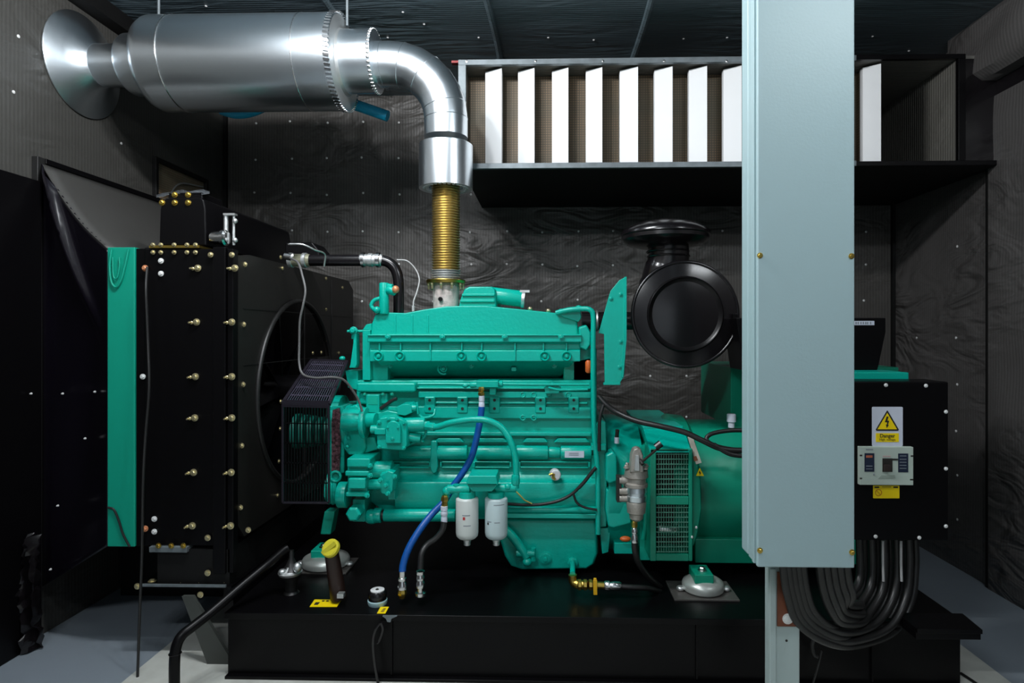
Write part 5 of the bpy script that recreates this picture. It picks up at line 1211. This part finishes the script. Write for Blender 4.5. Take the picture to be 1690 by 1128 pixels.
# post below
post = thing('support_post', 'pale grey steel post standing under the grey trunking', 'post', (at(1295, 0, 2.475).x, 2.4, 0))
px0, px1 = at(1270, 0, 2.475).x, at(1320, 0, 2.475).x
bm = BM(); box(bm, (px0, 2.475, 0.006), (px1, 2.53, zb0+.1)); obj('channel', bm, 'post_grey', post, bevel=.004)
bm = BM(); pbox(bm, 1271, 940, 1281, 1200, 2.467, 2.475); obj('channel_flange', bm, 'post_grey', post, bevel=.002)
pl('brown_plate', 1283, 945, 1320, 1035, 2.469, 'brown_plate', post, .006)
bolts('post_bolt', 'pin', post, [at(1300, 1022, 2.469)], .015, .006)
bm = BM(); p = at(1298, 1058, 2.475); lathe(bm, p, (0, -1, 0), [(0, .005), (.001, .005)], 12); obj('bolt_hole', bm, 'ink', post)

# heavy power cables from the cabinet down and up into the trunking
N = 10; where = ['innermost', 'second innermost', 'third', 'fourth', 'fifth', 'sixth', 'seventh', 'eighth', 'second outermost', 'outermost']
for i in range(N):
    t = i/(N-1); rnd = random.Random(20+i)
    xs_ = 1418+92*t; ys_ = 893
    xe_ = 1396-11*i if i < 5 else 1324-8*(i-5); bot = 1000+66*t
    Ys = 2.99 if i % 2 else 2.93; Ye = 2.40
    mid_x = (xs_*.46+xe_*.54)+rnd.uniform(-4, 4)
    pts = [(xs_, ys_, Ys), (xs_+1, 935, Ys), (xs_-2-4*t, 935+(bot-935)*.45, Ys-.03), (xs_-16-18*t, 935+(bot-935)*.82, Ys-.10), (mid_x+12+14*t, bot-1, Ys-.2), (mid_x-8-16*t, bot-3+rnd.uniform(-2, 2), Ye+.18), (xe_+10+16*t, 938+(bot-938)*.72, Ye+.08), (xe_+4+4*t, 938+(bot-938)*.35, Ye+.03), (xe_, 930, Ye)]
    bm = BM(); P = [at(*p) for p in pts]; P[0].z += .01
    tube(bm, P, .0165, 14)
    tag(obj('power_cable', bm, 'cable'), 'thick black power cable under the breaker cabinet, %s loop of the bundle' % where[i], 'cable', 'power cables looping from breaker cabinet to trunking')
bm = BM(); box(bm, at(1340, 985, 2.5), at(1352, 1000, 2.52))
bm.free()
# small earth wires
for i, x in enumerate((1457, 1487)):
    bm = BM(); ptube(bm, [(x, 893), (x, 930), (x+1, 960)], 2.9, 2, 8); tag(obj('pale_earth_wire', bm, 'pale_wire'), 'thin pale wire hanging %s beneath the breaker cabinet' % ('left' if i == 0 else 'right'), 'wire')

# ================================================================== LIGHTS
def area(name, loc, size, energy, col, rot=(0, 0, 0), sy=None):
    l = bpy.data.lights.new(name, 'AREA'); l.energy = energy; l.color = col; l.shape = 'RECTANGLE'; l.size = size; l.size_y = sy or size
    o = bpy.data.objects.new(name, l); COL.objects.link(o); o.location = loc; o.rotation_euler = rot; return o
def lamp_row(name, x, y, z, n, step, watts, col):
    for k in range(n):
        l = bpy.data.lights.new(name, 'POINT'); l.energy = watts/n; l.color = col; l.shadow_soft_size = .05
        o = bpy.data.objects.new(name, l); COL.objects.link(o); o.location = (x+(k-(n-1)/2)*step, y, z)
lamp_row('ceiling_lamp', -1.25, -.43, ZC-.13, 4, .3, 108, (.93, .97, 1.0))
lamp_row('ceiling_lamp', -1.0, 2.15, ZC-.13, 4, .3, 165, (.97, .98, 1.0))
lamp_row('ceiling_lamp', 1.9, .9, ZC-.13, 4, .3, 60, (.93, .97, 1.0))
area('doorway_daylight', (.6, YN+.15, 1.5), 1.9, 6, (.80, .91, 1.0), rot=(PI/2, 0, 0), sy=2.4)
w = bpy.data.worlds.new('world'); SC.world = w; w.use_nodes = True
w.node_tree.nodes['Background'].inputs[0].default_value = (.02, .022, .025, 1); w.node_tree.nodes['Background'].inputs[1].default_value = .3

# ================================================================== CAMERA
cd = bpy.data.cameras.new('camera'); cam = bpy.data.objects.new('camera', cd); COL.objects.link(cam)
cd.sensor_width = 36; cd.lens = 36*F/1690; cd.shift_x = (845-PX)/1690; cd.shift_y = (PY-564)/1690
cam.location = (0, 0, CH); cam.rotation_euler = (PI/2, 0, PSI)
cd.clip_start = .05
SC.camera = cam
SC.view_settings.view_transform = 'Standard'; SC.view_settings.look = 'None'; SC.view_settings.gamma = 1
SC.view_settings.exposure = 0.36; SC.view_settings.use_curve_mapping = False
